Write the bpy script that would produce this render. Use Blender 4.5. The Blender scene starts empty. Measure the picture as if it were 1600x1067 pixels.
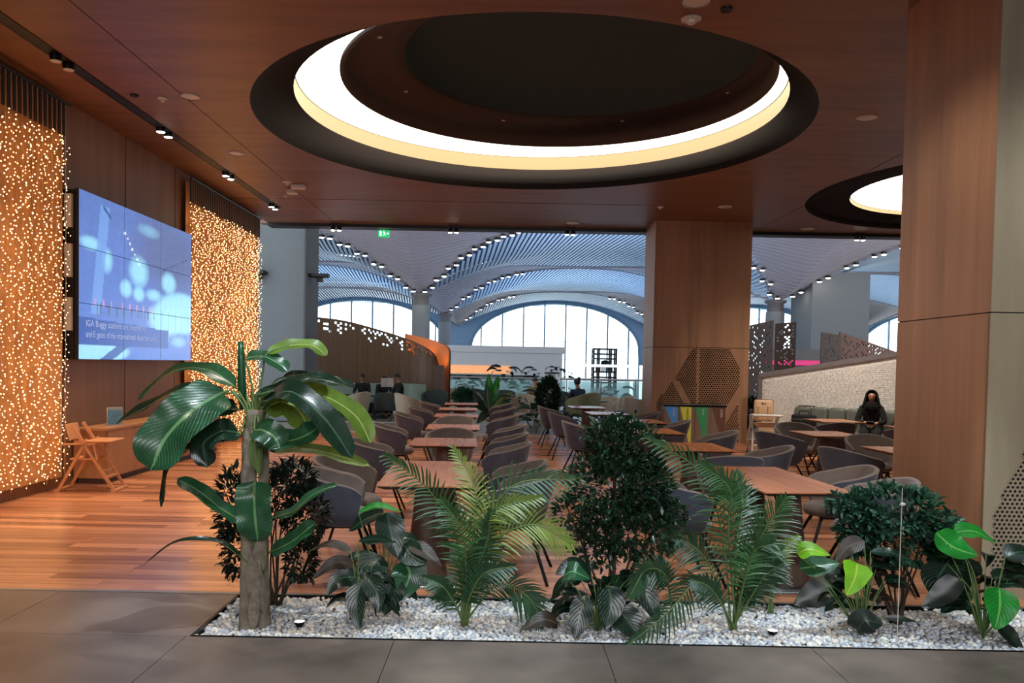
import bpy, bmesh, math, random
from mathutils import Vector, Matrix, Euler
random.seed(11)
PI = math.pi
R = math.radians
scn = bpy.context.scene
col = scn.collection

# ------------------------------------------------------------------ camera
cam_d = bpy.data.cameras.new('camera'); cam_d.sensor_width = 36.0; cam_d.lens = 28.0
cam_d.shift_x = 0.0084; cam_d.shift_y = 0.0466; cam_d.clip_end = 400
cam = bpy.data.objects.new('camera', cam_d); col.objects.link(cam)
CAM = Vector((0, 0, 1.6))
CR = Matrix.Rotation(R(90-1.8), 3, 'X') @ Matrix.Rotation(R(1.09), 3, 'Z')
cam.matrix_world = Matrix.Translation(CAM) @ CR.to_4x4()
scn.camera = cam
F = 28.0/36.0*1600

def ray(px, py):
    v = Vector(((px-(800-cam_d.shift_x*1600))/F, -(py-(533.5+cam_d.shift_y*1600))/F, -1.0))
    return CR @ v
def at(px, py, Y=None, z=None, X=None):
    d = ray(px, py)
    if Y is not None: t = Y/d.y
    elif z is not None: t = (z-1.6)/d.z
    else: t = X/d.x
    return CAM + d*t

# ------------------------------------------------------------------ world, lights, exposure
scn.view_settings.view_transform = 'Standard'
scn.view_settings.look = 'None'
scn.view_settings.exposure = 0.0
scn.view_settings.gamma = 1.0
scn.view_settings.use_curve_mapping = False
world = bpy.data.worlds.new('overcast sky'); scn.world = world; world.use_nodes = True
bg = world.node_tree.nodes['Background']
bg.inputs[0].default_value = (0.80, 0.92, 1.0, 1); bg.inputs[1].default_value = 3.0

def area(name, loc, rot, sx, sy, power, color, spread=180):
    l = bpy.data.lights.new(name, 'AREA'); l.shape = 'RECTANGLE'; l.size = sx; l.size_y = sy
    l.energy = power; l.color = color; l.spread = R(spread)
    o = bpy.data.objects.new(name, l); o.location = loc; o.rotation_euler = rot; col.objects.link(o); return o
def spot(name, loc, power, color, angle=70, blend=.6, tgt=None, rad=.05):
    l = bpy.data.lights.new(name, 'SPOT'); l.energy = power; l.color = color; l.spot_size = R(angle); l.spot_blend = blend
    l.shadow_soft_size = rad
    o = bpy.data.objects.new(name, l); o.location = loc; col.objects.link(o)
    if tgt is not None: o.rotation_euler = (Vector(tgt)-Vector(loc)).to_track_quat('-Z', 'Y').to_euler()
    return o
WARM = (1.0, .70, .44); NEUT = (1.0, .88, .76); COOL = (.78, .90, 1.0)
# hidden upward fill lights, added to brighten and tint the concourse vault
for (x, y, p, c) in ((7, 50, 1100, (.50, .70, 1)), (-12, 40, 650, (.90, .84, 1)), (7, 80, 1500, (.42, .66, 1)),
                     (-20, 80, 1400, (.42, .68, 1)), (27, 40, 1000, (.95, .86, .95)), (34, 80, 1200, (.6, .8, 1))):
    area('roof_fill_light', (x, y, 1.2), (PI, 0, 0), 10, 10, p, c)
# concourse light behind the viewer
area('concourse_light', (1.5, -4.5, 4.3), (R(50), 0, 0), 8, 2.5, 430, (.95, .95, 1.0), 115)
# warm spots of the lounge track and downlights
for y in (8.4, 10.9, 13.4, 16.0):
    spot('track_spot', (-4.62, y, 4.55), 300, WARM, 85, .7, (-3.6, y-.3, 0))
for (x, y, p) in ((-2.6, 6.6, 70), (-.5, 7.0, 45), (2.0, 6.6, 55), (4.4, 9.0, 70), (-.4, 11, 60), (1.9, 11, 50), (-.6, 15.5, 60), (5.6, 12.6, 90), (-3.4, 9.5, 70)):
    spot('downlight', (x, y, 4.55), p*3.6, NEUT, 80, .8, (x, y, 0))
for (x, y, p) in ((-.9, 4.4, 26), (.9, 4.4, 26), (2.5, 4.4, 26)):
    spot('planter_spot', (x, y-.6, 4.55), p*17, COOL, 46, .5, (x, 4.95, 0), .03)

for (a, b, p) in (((6.0, 12.9, 4.6), (6.6, 15.2, 1.0), 420), ((4.7, 13.6, 4.6), (5.6, 15.9, .9), 260), ((4.3, 14.6, 4.6), (4.3, 16.8, .8), 20), ((-2.0, 1.8, 4.6), (-3.0, 4.2, 0), 190)):
    spot('fill_spot', a, p, NEUT, 75, .8, b)  # fill spots added to brighten the tiled wall, bins and front floor
spot('pillar_fill_spot', (4.3, 2.6, 4.6), 300, (.86, .95, .88), 60, .8, (4.5, 5.6, 1.9))  # greenish fill spot added to lift the pillar front
spot('pillar_fill_spot', (1.3, 5.2, 4.6), 170, NEUT, 60, .8, (3.42, 6.2, 2.0))  # second added fill spot, for the pillar's wood side
# ------------------------------------------------------------------ material helpers
def srgb(r, g, b):
    def f(c):
        c /= 255.0
        return c/12.92 if c <= .04045 else ((c+.055)/1.055)**2.4
    return (f(r), f(g), f(b), 1)
MATS = {}
def nodes(name):
    m = bpy.data.materials.new(name); m.use_nodes = True
    nt = m.node_tree; b = nt.nodes['Principled BSDF']
    MATS[name] = m
    return m, nt, b
def mat(name, c, rough=.6, metal=0.0, emit=None, es=0, noise=0.0, scale=8, bump=0.0, trans=0, alpha=1, sheen=0, spec=None):
    m, nt, b = nodes(name)
    b.inputs['Base Color'].default_value = c; b.inputs['Roughness'].default_value = rough; b.inputs['Metallic'].default_value = metal
    if emit: b.inputs['Emission Color'].default_value = emit; b.inputs['Emission Strength'].default_value = es
    if trans: b.inputs['Transmission Weight'].default_value = trans
    if alpha < 1: b.inputs['Alpha'].default_value = alpha
    if sheen: b.inputs['Sheen Weight'].default_value = sheen; b.inputs['Sheen Roughness'].default_value = .4
    if spec is not None: b.inputs['Specular IOR Level'].default_value = spec
    if noise or bump:
        tc = nt.nodes.new('ShaderNodeTexCoord'); n = nt.nodes.new('ShaderNodeTexNoise'); n.inputs['Scale'].default_value = scale
        n.inputs['Detail'].default_value = 5
        nt.links.new(tc.outputs['Object'], n.inputs['Vector'])
        if noise:
            r = nt.nodes.new('ShaderNodeValToRGB')
            r.color_ramp.elements[0].position = .3; r.color_ramp.elements[1].position = .7
            r.color_ramp.elements[0].color = tuple(v*(1-noise) for v in c[:3])+(1,)
            r.color_ramp.elements[1].color = tuple(min(1, v*(1+noise)) for v in c[:3])+(1,)
            nt.links.new(n.outputs['Fac'], r.inputs[0]); nt.links.new(r.outputs[0], b.inputs['Base Color'])
        if bump:
            bp = nt.nodes.new('ShaderNodeBump'); bp.inputs['Strength'].default_value = bump; bp.inputs['Distance'].default_value = .02
            nt.links.new(n.outputs['Fac'], bp.inputs['Height']); nt.links.new(bp.outputs[0], b.inputs['Normal'])
    return m
def wood(name, c1, c2, rough=.4, sc=(1, 1, 1), nscale=3.0, rand=None, bump=.05, coord='Object', coat=0):
    """veneer or plank wood: grain stretched by sc; rand: 'object' or 'island' tints every piece"""
    m, nt, b = nodes(name)
    tc = nt.nodes.new('ShaderNodeTexCoord'); mp = nt.nodes.new('ShaderNodeMapping'); mp.inputs['Scale'].default_value = sc
    nt.links.new(tc.outputs[coord], mp.inputs[0])
    n = nt.nodes.new('ShaderNodeTexNoise'); n.inputs['Scale'].default_value = nscale; n.inputs['Detail'].default_value = 6; n.inputs['Roughness'].default_value = .62
    nt.links.new(mp.outputs[0], n.inputs['Vector'])
    r = nt.nodes.new('ShaderNodeValToRGB'); r.color_ramp.elements[0].position = .3; r.color_ramp.elements[1].position = .72
    r.color_ramp.elements[0].color = c1; r.color_ramp.elements[1].color = c2
    nt.links.new(n.outputs['Fac'], r.inputs[0])
    out = r.outputs[0]
    if rand:
        if rand == 'object':
            i = nt.nodes.new('ShaderNodeObjectInfo'); src = i.outputs['Random']
        else:
            i = nt.nodes.new('ShaderNodeNewGeometry'); src = i.outputs['Random Per Island']
        add = nt.nodes.new('ShaderNodeVectorMath'); add.operation = 'ADD'
        sc2 = nt.nodes.new('ShaderNodeMath'); sc2.operation = 'MULTIPLY'; sc2.inputs[1].default_value = 37
        nt.links.new(src, sc2.inputs[0]); nt.links.new(tc.outputs[coord], add.inputs[0]); nt.links.new(sc2.outputs[0], add.inputs[1])
        nt.links.new(add.outputs[0], mp.inputs[0])
        rr = nt.nodes.new('ShaderNodeValToRGB'); e = rr.color_ramp.elements
        e[0].position = 0; e[0].color = (.48, .40, .38, 1); e[1].position = 1; e[1].color = (1.35, 1.35, 1.3, 1)
        k = rr.color_ramp.elements.new(.25); k.color = (.8, .76, .72, 1)
        k = rr.color_ramp.elements.new(.75); k.color = (1.02, 1, 1, 1)
        nt.links.new(src, rr.inputs[0])
        mx = nt.nodes.new('ShaderNodeMix'); mx.data_type = 'RGBA'; mx.blend_type = 'MULTIPLY'; mx.inputs[0].default_value = 1
        nt.links.new(out, mx.inputs[6]); nt.links.new(rr.outputs[0], mx.inputs[7]); out = mx.outputs[2]
    nt.links.new(out, b.inputs['Base Color']); b.inputs['Roughness'].default_value = rough
    if coat: b.inputs['Coat Weight'].default_value = coat; b.inputs['Coat Roughness'].default_value = .15
    bp = nt.nodes.new('ShaderNodeBump'); bp.inputs['Strength'].default_value = bump; bp.inputs['Distance'].default_value = .01
    nt.links.new(n.outputs['Fac'], bp.inputs['Height']); nt.links.new(bp.outputs[0], b.inputs['Normal'])
    return m
def leafmat(name, base, vein, rough=.35, nvein=16, strength=.6, slant=.35, transl=.15, var=.25):
    m, nt, b = nodes(name)
    N = nt.nodes.new; L = nt.links.new
    uv = N('ShaderNodeUVMap'); uv.uv_map = 'UVMap'; sp = N('ShaderNodeSeparateXYZ'); L(uv.outputs[0], sp.inputs[0])
    def mth(op, a, bb=None, c=None):
        n = N('ShaderNodeMath'); n.operation = op
        for i, v in enumerate((a, bb, c)):
            if v is None: continue
            if isinstance(v, (int, float)): n.inputs[i].default_value = v
            else: L(v, n.inputs[i])
        return n.outputs[0]
    d = mth('ABSOLUTE', mth('SUBTRACT', sp.outputs[0], .5))
    mid = mth('LESS_THAN', d, .035)
    w = mth('FRACT', mth('SUBTRACT', mth('MULTIPLY', sp.outputs[1], nvein), mth('MULTIPLY', d, nvein*slant*2)))
    sv = mth('SUBTRACT', 1.0, mth('MULTIPLY', mth('MINIMUM', mth('ABSOLUTE', mth('SUBTRACT', w, .5)), .25), 4.0))
    sv = mth('POWER', sv, 4.0)
    fac = mth('MAXIMUM', mth('MULTIPLY', sv, strength*.55), mth('MULTIPLY', mid, .8))
    tc = N('ShaderNodeTexCoord'); nz = N('ShaderNodeTexNoise'); nz.inputs['Scale'].default_value = 9; L(tc.outputs['Object'], nz.inputs['Vector'])
    r = N('ShaderNodeValToRGB'); r.color_ramp.elements[0].position = .3; r.color_ramp.elements[1].position = .7
    r.color_ramp.elements[0].color = tuple(v*(1-var) for v in base[:3])+(1,); r.color_ramp.elements[1].color = tuple(min(1, v*(1+var)) for v in base[:3])+(1,)
    L(nz.outputs['Fac'], r.inputs[0])
    mx = N('ShaderNodeMix'); mx.data_type = 'RGBA'; L(fac, mx.inputs[0]); L(r.outputs[0], mx.inputs[6]); mx.inputs[7].default_value = vein
    L(mx.outputs[2], b.inputs['Base Color']); b.inputs['Roughness'].default_value = rough
    bp = N('ShaderNodeBump'); bp.inputs['Strength'].default_value = .5; bp.inputs['Distance'].default_value = .01; L(fac, bp.inputs['Height']); L(bp.outputs[0], b.inputs['Normal'])
    tr = N('ShaderNodeBsdfTranslucent'); L(mx.outputs[2], tr.inputs[0]); ms = N('ShaderNodeMixShader'); ms.inputs[0].default_value = transl
    L(b.outputs[0], ms.inputs[1]); L(tr.outputs[0], ms.inputs[2])
    L(ms.outputs[0], nt.nodes['Material Output'].inputs[0])
    return m

# ------------------------------------------------------------------ mesh helpers
class MB:
    def __init__(s): s.v = []; s.f = []; s.uv = []; s.hasuv = False
    def add(s, vs, fs, uvs=None):
        o = len(s.v); s.v.extend([tuple(v) for v in vs])
        for i, f in enumerate(fs):
            s.f.append(tuple(o+k for k in f)); s.uv.append(uvs[i] if uvs else None)
        if uvs: s.hasuv = True
    def box(s, c, d, rz=0, M=None):
        hx, hy, hz = d[0]/2, d[1]/2, d[2]/2
        vs = [Vector((x, y, z)) for z in (-hz, hz) for y in (-hy, hy) for x in (-hx, hx)]
        if M is not None: vs = [M @ v for v in vs]
        if rz:
            m = Matrix.Rotation(rz, 3, 'Z'); vs = [m @ v for v in vs]
        vs = [v+Vector(c) for v in vs]
        s.add(vs, [(0, 2, 3, 1), (4, 5, 7, 6), (0, 1, 5, 4), (2, 6, 7, 3), (0, 4, 6, 2), (1, 3, 7, 5)])
        return s
    def b2(s, a, b): # box from corner to corner
        return s.box([(a[i]+b[i])/2 for i in range(3)], [abs(b[i]-a[i]) for i in range(3)])
    def beam(s, a, b, w, t, up=(0, 0, 1)):
        a = Vector(a); b = Vector(b); d = (b-a).normalized(); x = d.cross(Vector(up))
        if x.length < 1e-4: x = Vector((1, 0, 0))
        x.normalize(); y = x.cross(d)
        vs = []
        for p in (a, b):
            for (i, j) in ((-1, -1), (1, -1), (1, 1), (-1, 1)): vs.append(p+x*i*w/2+y*j*t/2)
        s.add(vs, [(0, 1, 2, 3), (4, 7, 6, 5), (0, 4, 5, 1), (1, 5, 6, 2), (2, 6, 7, 3), (3, 7, 4, 0)])
        return s
    def tube(s, pts, r, n=6, cap=True):
        pts = [Vector(p) for p in pts]; k = len(pts); rs = r if isinstance(r, (list, tuple)) else [r]*k
        vs = []; ref = None
        for i, p in enumerate(pts):
            d = (pts[min(i+1, k-1)]-pts[max(i-1, 0)]).normalized()
            if ref is None: ref = d.orthogonal().normalized()
            x = (ref-d*ref.dot(d))
            x = x.normalized() if x.length > 1e-5 else d.orthogonal().normalized()
            ref = x; y = d.cross(x)
            for j in range(n):
                a = 2*PI*j/n; vs.append(p+(x*math.cos(a)+y*math.sin(a))*rs[i])
        fs = [(i*n+j, i*n+(j+1) % n, (i+1)*n+(j+1) % n, (i+1)*n+j) for i in range(k-1) for j in range(n)]
        if cap: fs += [tuple(range(n))[::-1], tuple(range((k-1)*n, k*n))]
        s.add(vs, fs); return s
    def lathe(s, prof, c=(0, 0, 0), n=24, a0=0, a1=2*PI, capb=False, capt=False):
        full = abs(a1-a0-2*PI) < 1e-6; m = n if full else n+1
        vs = [(c[0]+r*math.cos(a0+(a1-a0)*j/n), c[1]+r*math.sin(a0+(a1-a0)*j/n), c[2]+z) for (r, z) in prof for j in range(m)]
        fs = []
        for i in range(len(prof)-1):
            for j in range(n):
                k = (j+1) % m; fs.append((i*m+j, i*m+k, (i+1)*m+k, (i+1)*m+j))
        if capb: fs.append(tuple(range(m))[::-1])
        if capt: fs.append(tuple(range((len(prof)-1)*m, len(prof)*m)))
        s.add(vs, fs); return s
    def grid(s, fn, nu, nv, uv=False, closed_u=False, skip=None):
        vs = [fn(i/nu, j/nv) for j in range(nv+1) for i in range(nu+1)]
        fs = []; us = []
        for j in range(nv):
            for i in range(nu):
                if skip and skip(i, j): continue
                a = j*(nu+1)+i; fs.append((a, a+1, a+nu+2, a+nu+1))
                us.append([(i/nu, j/nv), ((i+1)/nu, j/nv), ((i+1)/nu, (j+1)/nv), (i/nu, (j+1)/nv)])
        s.add(vs, fs, us if uv else None); return s
    def prism(s, poly, z0, z1):
        n = len(poly)
        s.add([(p[0], p[1], z0) for p in poly]+[(p[0], p[1], z1) for p in poly],
              [tuple(range(n))[::-1], tuple(range(n, 2*n))]+[(i, (i+1) % n, n+(i+1) % n, n+i) for i in range(n)])
        return s
    def ico(s, c, r, sub=1, sc=(1, 1, 1), rot=None):
        bm = bmesh.new(); bmesh.ops.create_icosphere(bm, subdivisions=sub, radius=r)
        vs = []
        for v in bm.verts:
            p = Vector((v.co.x*sc[0], v.co.y*sc[1], v.co.z*sc[2]))
            if rot is not None: p = rot @ p
            vs.append(p+Vector(c))
        fs = [tuple(l.vert.index for l in f.loops) for f in bm.faces]; bm.free()
        s.add(vs, fs); return s
    def rbox(s, c, d, r=.02, seg=2, M=None):
        bm = bmesh.new(); bmesh.ops.create_cube(bm, size=1)
        for v in bm.verts: v.co = Vector((v.co.x*d[0], v.co.y*d[1], v.co.z*d[2]))
        bmesh.ops.bevel(bm, geom=list(bm.edges), offset=r, segments=seg, affect='EDGES', profile=.5)
        bm.verts.index_update()
        vs = [(M @ v.co if M is not None else v.co.copy())+Vector(c) for v in bm.verts]
        fs = [tuple(l.vert.index for l in f.loops) for f in bm.faces]; bm.free()
        s.add(vs, fs); return s
    def mesh(s, name, mt, smooth=False):
        me = bpy.data.meshes.new(name); me.from_pydata([tuple(v) for v in s.v], [], s.f)
        if s.hasuv:
            ul = me.uv_layers.new(name='UVMap'); k = 0
            for i, f in enumerate(s.f):
                u = s.uv[i]
                for j in range(len(f)):
                    if u: ul.data[k].uv = u[j]
                    k += 1
        if mt is not None: me.materials.append(mt)
        if smooth: me.polygons.foreach_set('use_smooth', [True]*len(me.polygons))
        me.update(); return me
    def build(s, name, mt, parent=None, smooth=False, loc=None, rz=0):
        o = bpy.data.objects.new(name, s.mesh(name, mt, smooth)); col.objects.link(o)
        if parent is not None: o.parent = parent
        if loc is not None: o.location = loc
        if rz: o.rotation_euler = (0, 0, rz)
        return o
def recenter(o):
    """move a top-level mesh's origin to the bottom middle of its bounds"""
    me = o.data; xs = [v.co for v in me.vertices]
    c = Vector(((min(v.x for v in xs)+max(v.x for v in xs))/2, (min(v.y for v in xs)+max(v.y for v in xs))/2, min(v.z for v in xs)))
    me.transform(Matrix.Translation(-c)); o.location = c
    return o
def tag(o, label=None, cat=None, group=None, kind=None):
    if label: o['label'] = label
    if cat: o['category'] = cat
    if group: o['group'] = group
    if kind: o['kind'] = kind
    return o
def thing(name, label, cat, loc=(0, 0, 0), rz=0, group=None):
    o = bpy.data.objects.new(name, None); col.objects.link(o); o.empty_display_size = .1
    o.location = loc; o.rotation_euler = (0, 0, rz); return tag(o, label, cat, group)
def struct(name, mb, mt, label=None, smooth=False, parent=None, cat=None):
    o = mb.build(name, mt, parent, smooth)
    if parent is None: tag(o, label, cat or name.split('_')[0], kind='structure')
    return o
def share(o, parent=None, loc=None, rot=None, scale=None, name=None):
    c = o.copy(); col.objects.link(c)
    if parent is not None: c.parent = parent
    if loc is not None: c.location = loc
    if rot is not None: c.rotation_euler = rot
    if scale is not None: c.scale = scale
    return c
def dup(root, loc, rz, label=None, group=None, scale=None):
    r = root.copy(); col.objects.link(r); r.location = loc; r.rotation_euler = (0, 0, rz)
    if scale: r.scale = (scale,)*3
    if label: r['label'] = label
    if group: r['group'] = group
    for ch in list(root.children):
        c = ch.copy(); col.objects.link(c); c.parent = r
        for g in list(ch.children):
            d = g.copy(); col.objects.link(d); d.parent = c
    return r
def catmull(pts, n):
    pts = [Vector(p) for p in pts]
    if len(pts) == 2: return [pts[0].lerp(pts[1], i/n) for i in range(n+1)]
    P = [pts[0]*2-pts[1]]+pts+[pts[-1]*2-pts[-2]]
    out = []; segs = len(pts)-1
    for i in range(n+1):
        t = i/n*segs; k = min(int(t), segs-1); u = t-k
        a, b, c, d = P[k], P[k+1], P[k+2], P[k+3]
        out.append(.5*((2*b)+(c-a)*u+(2*a-5*b+4*c-d)*u*u+(3*b-a-3*c+d)*u*u*u))
    return out
def text_part(body, size, M, mt, parent, name='lettering', extrude=.001, align='LEFT'):
    cu = bpy.data.curves.new(name, 'FONT'); cu.body = body; cu.size = size; cu.extrude = extrude; cu.align_x = align
    tmp = bpy.data.objects.new(name, cu); col.objects.link(tmp)
    dg = bpy.context.evaluated_depsgraph_get(); me = bpy.data.meshes.new_from_object(tmp.evaluated_get(dg))
    bpy.data.objects.remove(tmp)
    me.materials.clear(); me.materials.append(mt); me.transform(M)
    o = bpy.data.objects.new(name, me); col.objects.link(o); o.parent = parent
    return o

# ------------------------------------------------------------------ materials
M_ceil = wood('ceiling veneer', srgb(108, 72, 52), srgb(142, 98, 72), .45, (.25, 2.2, 1), 2.2, bump=.03)
M_wallw = wood('wall veneer', srgb(128, 90, 62), srgb(155, 112, 80), .5, (1.5, 1.5, .12), 2.5, bump=.03)
M_colw = wood('column veneer', srgb(136, 98, 72), srgb(168, 124, 92), .5, (2.2, 2.2, .14), 2.6, bump=.03)
M_colcool = wood('column veneer cool lit', srgb(126, 112, 92), srgb(150, 136, 112), .5, (1.6, 1.6, .2), 2.4, bump=.03)  # same veneer, with the cool light on the front put into its colour
M_plankA = wood('floor plank wood', srgb(166, 108, 76), srgb(214, 152, 112), .24, (.35, 5, 1), 3.0, 'object', .03)
M_plankB = wood('floor plank wood far', srgb(166, 108, 76), srgb(214, 152, 112), .24, (.35, 5, 1), 3.0, 'island', .03)
M_tile = mat('stone tile', srgb(108, 98, 90), .38, noise=.38, scale=1.7, bump=.05)
M_joint = mat('dark joint', srgb(38, 34, 32), .8)
M_cove = mat('cove brown', srgb(74, 62, 60), .6, noise=.05)
M_coveo = mat('cove dark paint', srgb(40, 34, 33), .95, spec=.08)
M_dome = mat('dome bluish cast', srgb(70, 86, 90), .7, spec=.2)  # bluish light inside the black dome put into its base tint
M_ringw = mat('luminous ring white', srgb(255, 255, 250), .5, emit=(1, .93, .78, 1), es=3.8)
M_ringy = mat('luminous ring side', srgb(90, 70, 40), .6, emit=(1, .70, .34, 1), es=.85)
M_black = mat('black', srgb(14, 14, 15), .5)
M_blackm = mat('black metal', srgb(22, 22, 24), .35, metal=.6)
M_white = mat('white plastic', srgb(205, 198, 190), .4)
M_lampon = mat('lamp lens lit', srgb(255, 250, 240), .3, emit=(1, .92, .8, 1), es=12)
M_greywall = mat('grey column paint', srgb(134, 136, 138), .7, noise=.04)
M_greyc = mat('grey column dark paint', srgb(98, 102, 105), .75, noise=.04)
M_greyd = mat('dark grey cladding', srgb(112, 106, 106), .7, noise=.05)
M_teal = mat('pale teal wall', srgb(160, 195, 205), .6)
M_roofg = mat('ceiling slat grey', srgb(178, 170, 178), .6)
M_roofb = mat('vault slat pale', srgb(205, 225, 245), .5)  # bluish daylight cast put into the slat colour
M_roofback = mat('roof lining', srgb(92, 88, 96), .8)
M_roofbackb = mat('vault lining daylit blue', srgb(50, 84, 128), .8)  # blue of the daylight on the vault put into the lining colour
M_paleblue = mat('gable pale blue', srgb(150, 180, 215), .7)
M_mull = mat('window mullion', srgb(120, 160, 185), .5)
M_glass = mat('window glass', (1, 1, 1, 1), 0.0, trans=1.0); MATS['window glass'].node_tree.nodes['Principled BSDF'].inputs['IOR'].default_value = 1.01
M_tglass = mat('balustrade glass', (.62, .88, .88, 1), .03, trans=.85)
M_tglass.node_tree.nodes['Principled BSDF'].inputs['IOR'].default_value = 1.1
M_chairo = mat('chair fabric slate', srgb(74, 77, 90), .85, noise=.22, scale=7, bump=.2, sheen=.3)
M_chairi = mat('chair fabric taupe', srgb(106, 94, 88), .9, noise=.12, scale=10, bump=.2, sheen=.3)
M_tan = mat('armchair fabric tan', srgb(165, 150, 132), .9, noise=.08, scale=10, sheen=.2)
M_olive = mat('armchair fabric olive', srgb(128, 126, 92), .85, noise=.1, scale=8)
M_dgreen = mat('armchair fabric dark green', srgb(52, 60, 56), .8, noise=.1)
M_sage = mat('bench leather sage', srgb(122, 134, 120), .5, noise=.08)
M_bench = mat('bench leather grey green', srgb(100, 104, 96), .35, noise=.12, scale=5)
M_table = wood('table top wood', srgb(166, 100, 62), srgb(204, 132, 86), .25, (6, .5, 1), 2.0, bump=.02)
M_tedge = mat('table dark edge', srgb(32, 24, 22), .5)
M_ped = wood('pedestal wood', srgb(72, 52, 44), srgb(98, 74, 62), .4, (3, 3, .3), 2.5)
M_steel = mat('brushed steel', srgb(150, 150, 150), .35, metal=.8)
M_pine = wood('pale wood', srgb(190, 128, 84), srgb(215, 155, 106), .45, (3, 3, .4), 2.5)
M_cab = wood('cabinet wood', srgb(168, 116, 76), srgb(192, 138, 94), .45, (2.5, 2.5, .25), 2.5)
M_trunk = mat('palm bark', srgb(122, 113, 98), .9, noise=.35, scale=14, bump=.8)
M_stem = mat('green stem', srgb(92, 116, 62), .6, noise=.2)
M_stemd = mat('brown stem', srgb(70, 56, 42), .8, noise=.3)
M_banana = leafmat('banana leaf', srgb(32, 78, 48), srgb(110, 158, 104), .26, 18, .5)
M_bananay = leafmat('banana leaf light', srgb(104, 138, 48), srgb(185, 210, 120), .35, 16, .7, transl=.3)
M_bananad = leafmat('banana leaf dark', srgb(22, 46, 32), srgb(70, 100, 78), .2, 18, .45)
M_palm = leafmat('palm leaf', srgb(46, 84, 48), srgb(90, 130, 70), .4, 1, .0)
M_palmy = leafmat('palm leaf yellow green', srgb(104, 128, 48), srgb(150, 160, 80), .4, 1, .0)
M_palmd = leafmat('palm leaf dark', srgb(38, 70, 44), srgb(70, 100, 64), .4, 1, .0)
M_broad = leafmat('broad leaf dark', srgb(20, 42, 30), srgb(60, 96, 70), .28, 9, .4)
M_broadb = leafmat('broad leaf bright', srgb(30, 140, 48), srgb(130, 200, 100), .3, 9, .5, transl=.3)
M_broady = leafmat('broad leaf lime', srgb(120, 185, 35), srgb(200, 215, 90), .4, 9, .5, transl=.35)
M_broadr = leafmat('broad leaf brownish', srgb(46, 36, 28), srgb(96, 80, 52), .45, 9, .6)
M_ficus = leafmat('small leaf dark', srgb(30, 58, 38), srgb(60, 90, 60), .3, 1, .0, var=.4)
M_pitto = leafmat('small leaf blue green', srgb(44, 84, 64), srgb(80, 120, 90), .35, 1, .0, var=.35)
M_shrub = leafmat('shrub leaf darkest', srgb(20, 34, 25), srgb(50, 70, 50), .35, 1, .0, var=.4)
M_peb = []
for i, c in enumerate(((214, 214, 210), (190, 196, 200), (226, 220, 208), (170, 176, 184))):
    M_peb.append(mat('pebble stone %d' % i, srgb(*c), .6, noise=.08, scale=20))
M_skin = mat('skin', srgb(190, 140, 112), .6)
M_skind = mat('skin tanned', srgb(140, 96, 72), .6)
M_hair = mat('dark hair', srgb(26, 20, 18), .7)
M_clothk = mat('black cloth', srgb(9, 9, 11), .9, noise=.2, scale=12)
M_clothn = mat('navy cloth', srgb(34, 42, 64), .9, noise=.15, scale=12)
M_clothg = mat('khaki cloth', srgb(120, 112, 78), .9, noise=.15, scale=12)
M_clothw = mat('pale cloth', srgb(190, 180, 170), .9, noise=.1)
M_lip = mat('lips', srgb(150, 80, 74), .5)
M_whitewall = mat('white tiled wall', srgb(222, 218, 210), .55, noise=.05, scale=18, bump=.5)
# ================================================================== SETTING
CZ = 4.7; EDGE = 18.2; WX = -5.4
RINGS = [((.3, 10.65), 'near'), ((8.95, 13.9), 'right')]
def ceiling_mesh():
    bm = bmesh.new()
    def loop(pts):
        vs = [bm.verts.new((x, y, CZ)) for x, y in pts]
        return [bm.edges.new((vs[i], vs[(i+1) % len(vs)])) for i in range(len(vs))]
    es = loop([(WX, -7), (14, -7), (14, EDGE), (WX, EDGE)])
    for (c, _) in RINGS: es += loop([(c[0]+3.55*math.cos(2*PI*i/96), c[1]+3.55*math.sin(2*PI*i/96)) for i in range(96)])
    bmesh.ops.triangle_fill(bm, use_beauty=True, edges=es)
    me = bpy.data.meshes.new('ceiling'); bm.to_mesh(me); bm.free(); me.materials.append(M_ceil)
    o = bpy.data.objects.new('ceiling', me); col.objects.link(o)
    return tag(o, 'brown wood veneer ceiling with large round recesses', 'ceiling', kind='structure')
ceiling = ceiling_mesh()
MB().b2((WX-.2, -7.2, 7.35), (14.2, EDGE, 7.5)).build('ceiling_slab', M_greyd, ceiling)
MB().b2((WX-.2, EDGE, CZ), (14.2, EDGE+.25, 7.5)).build('ceiling_fascia', M_ceil, ceiling)
MB().b2((WX, EDGE-.12, CZ-.07), (14, EDGE+.25, CZ+.02)).build('ceiling_edge_trim', M_black, ceiling)
# faint joints between the veneer sheets
for i, x in enumerate((-3.85, -1.4, 5.6, 8.0)):
    MB().b2((x-.004, -7, CZ-.003), (x+.004, 6.5 if -3.3 < x < 3.9 else EDGE-.2, CZ+.001)).build('panel_joint', M_joint, ceiling)
for y in (3.4, 5.9, 15.4):
    MB().b2((WX, y-.004, CZ-.003), (13 if y < 6 else 4.0, y+.004, CZ+.001)).build('panel_joint', M_joint, ceiling)

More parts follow.
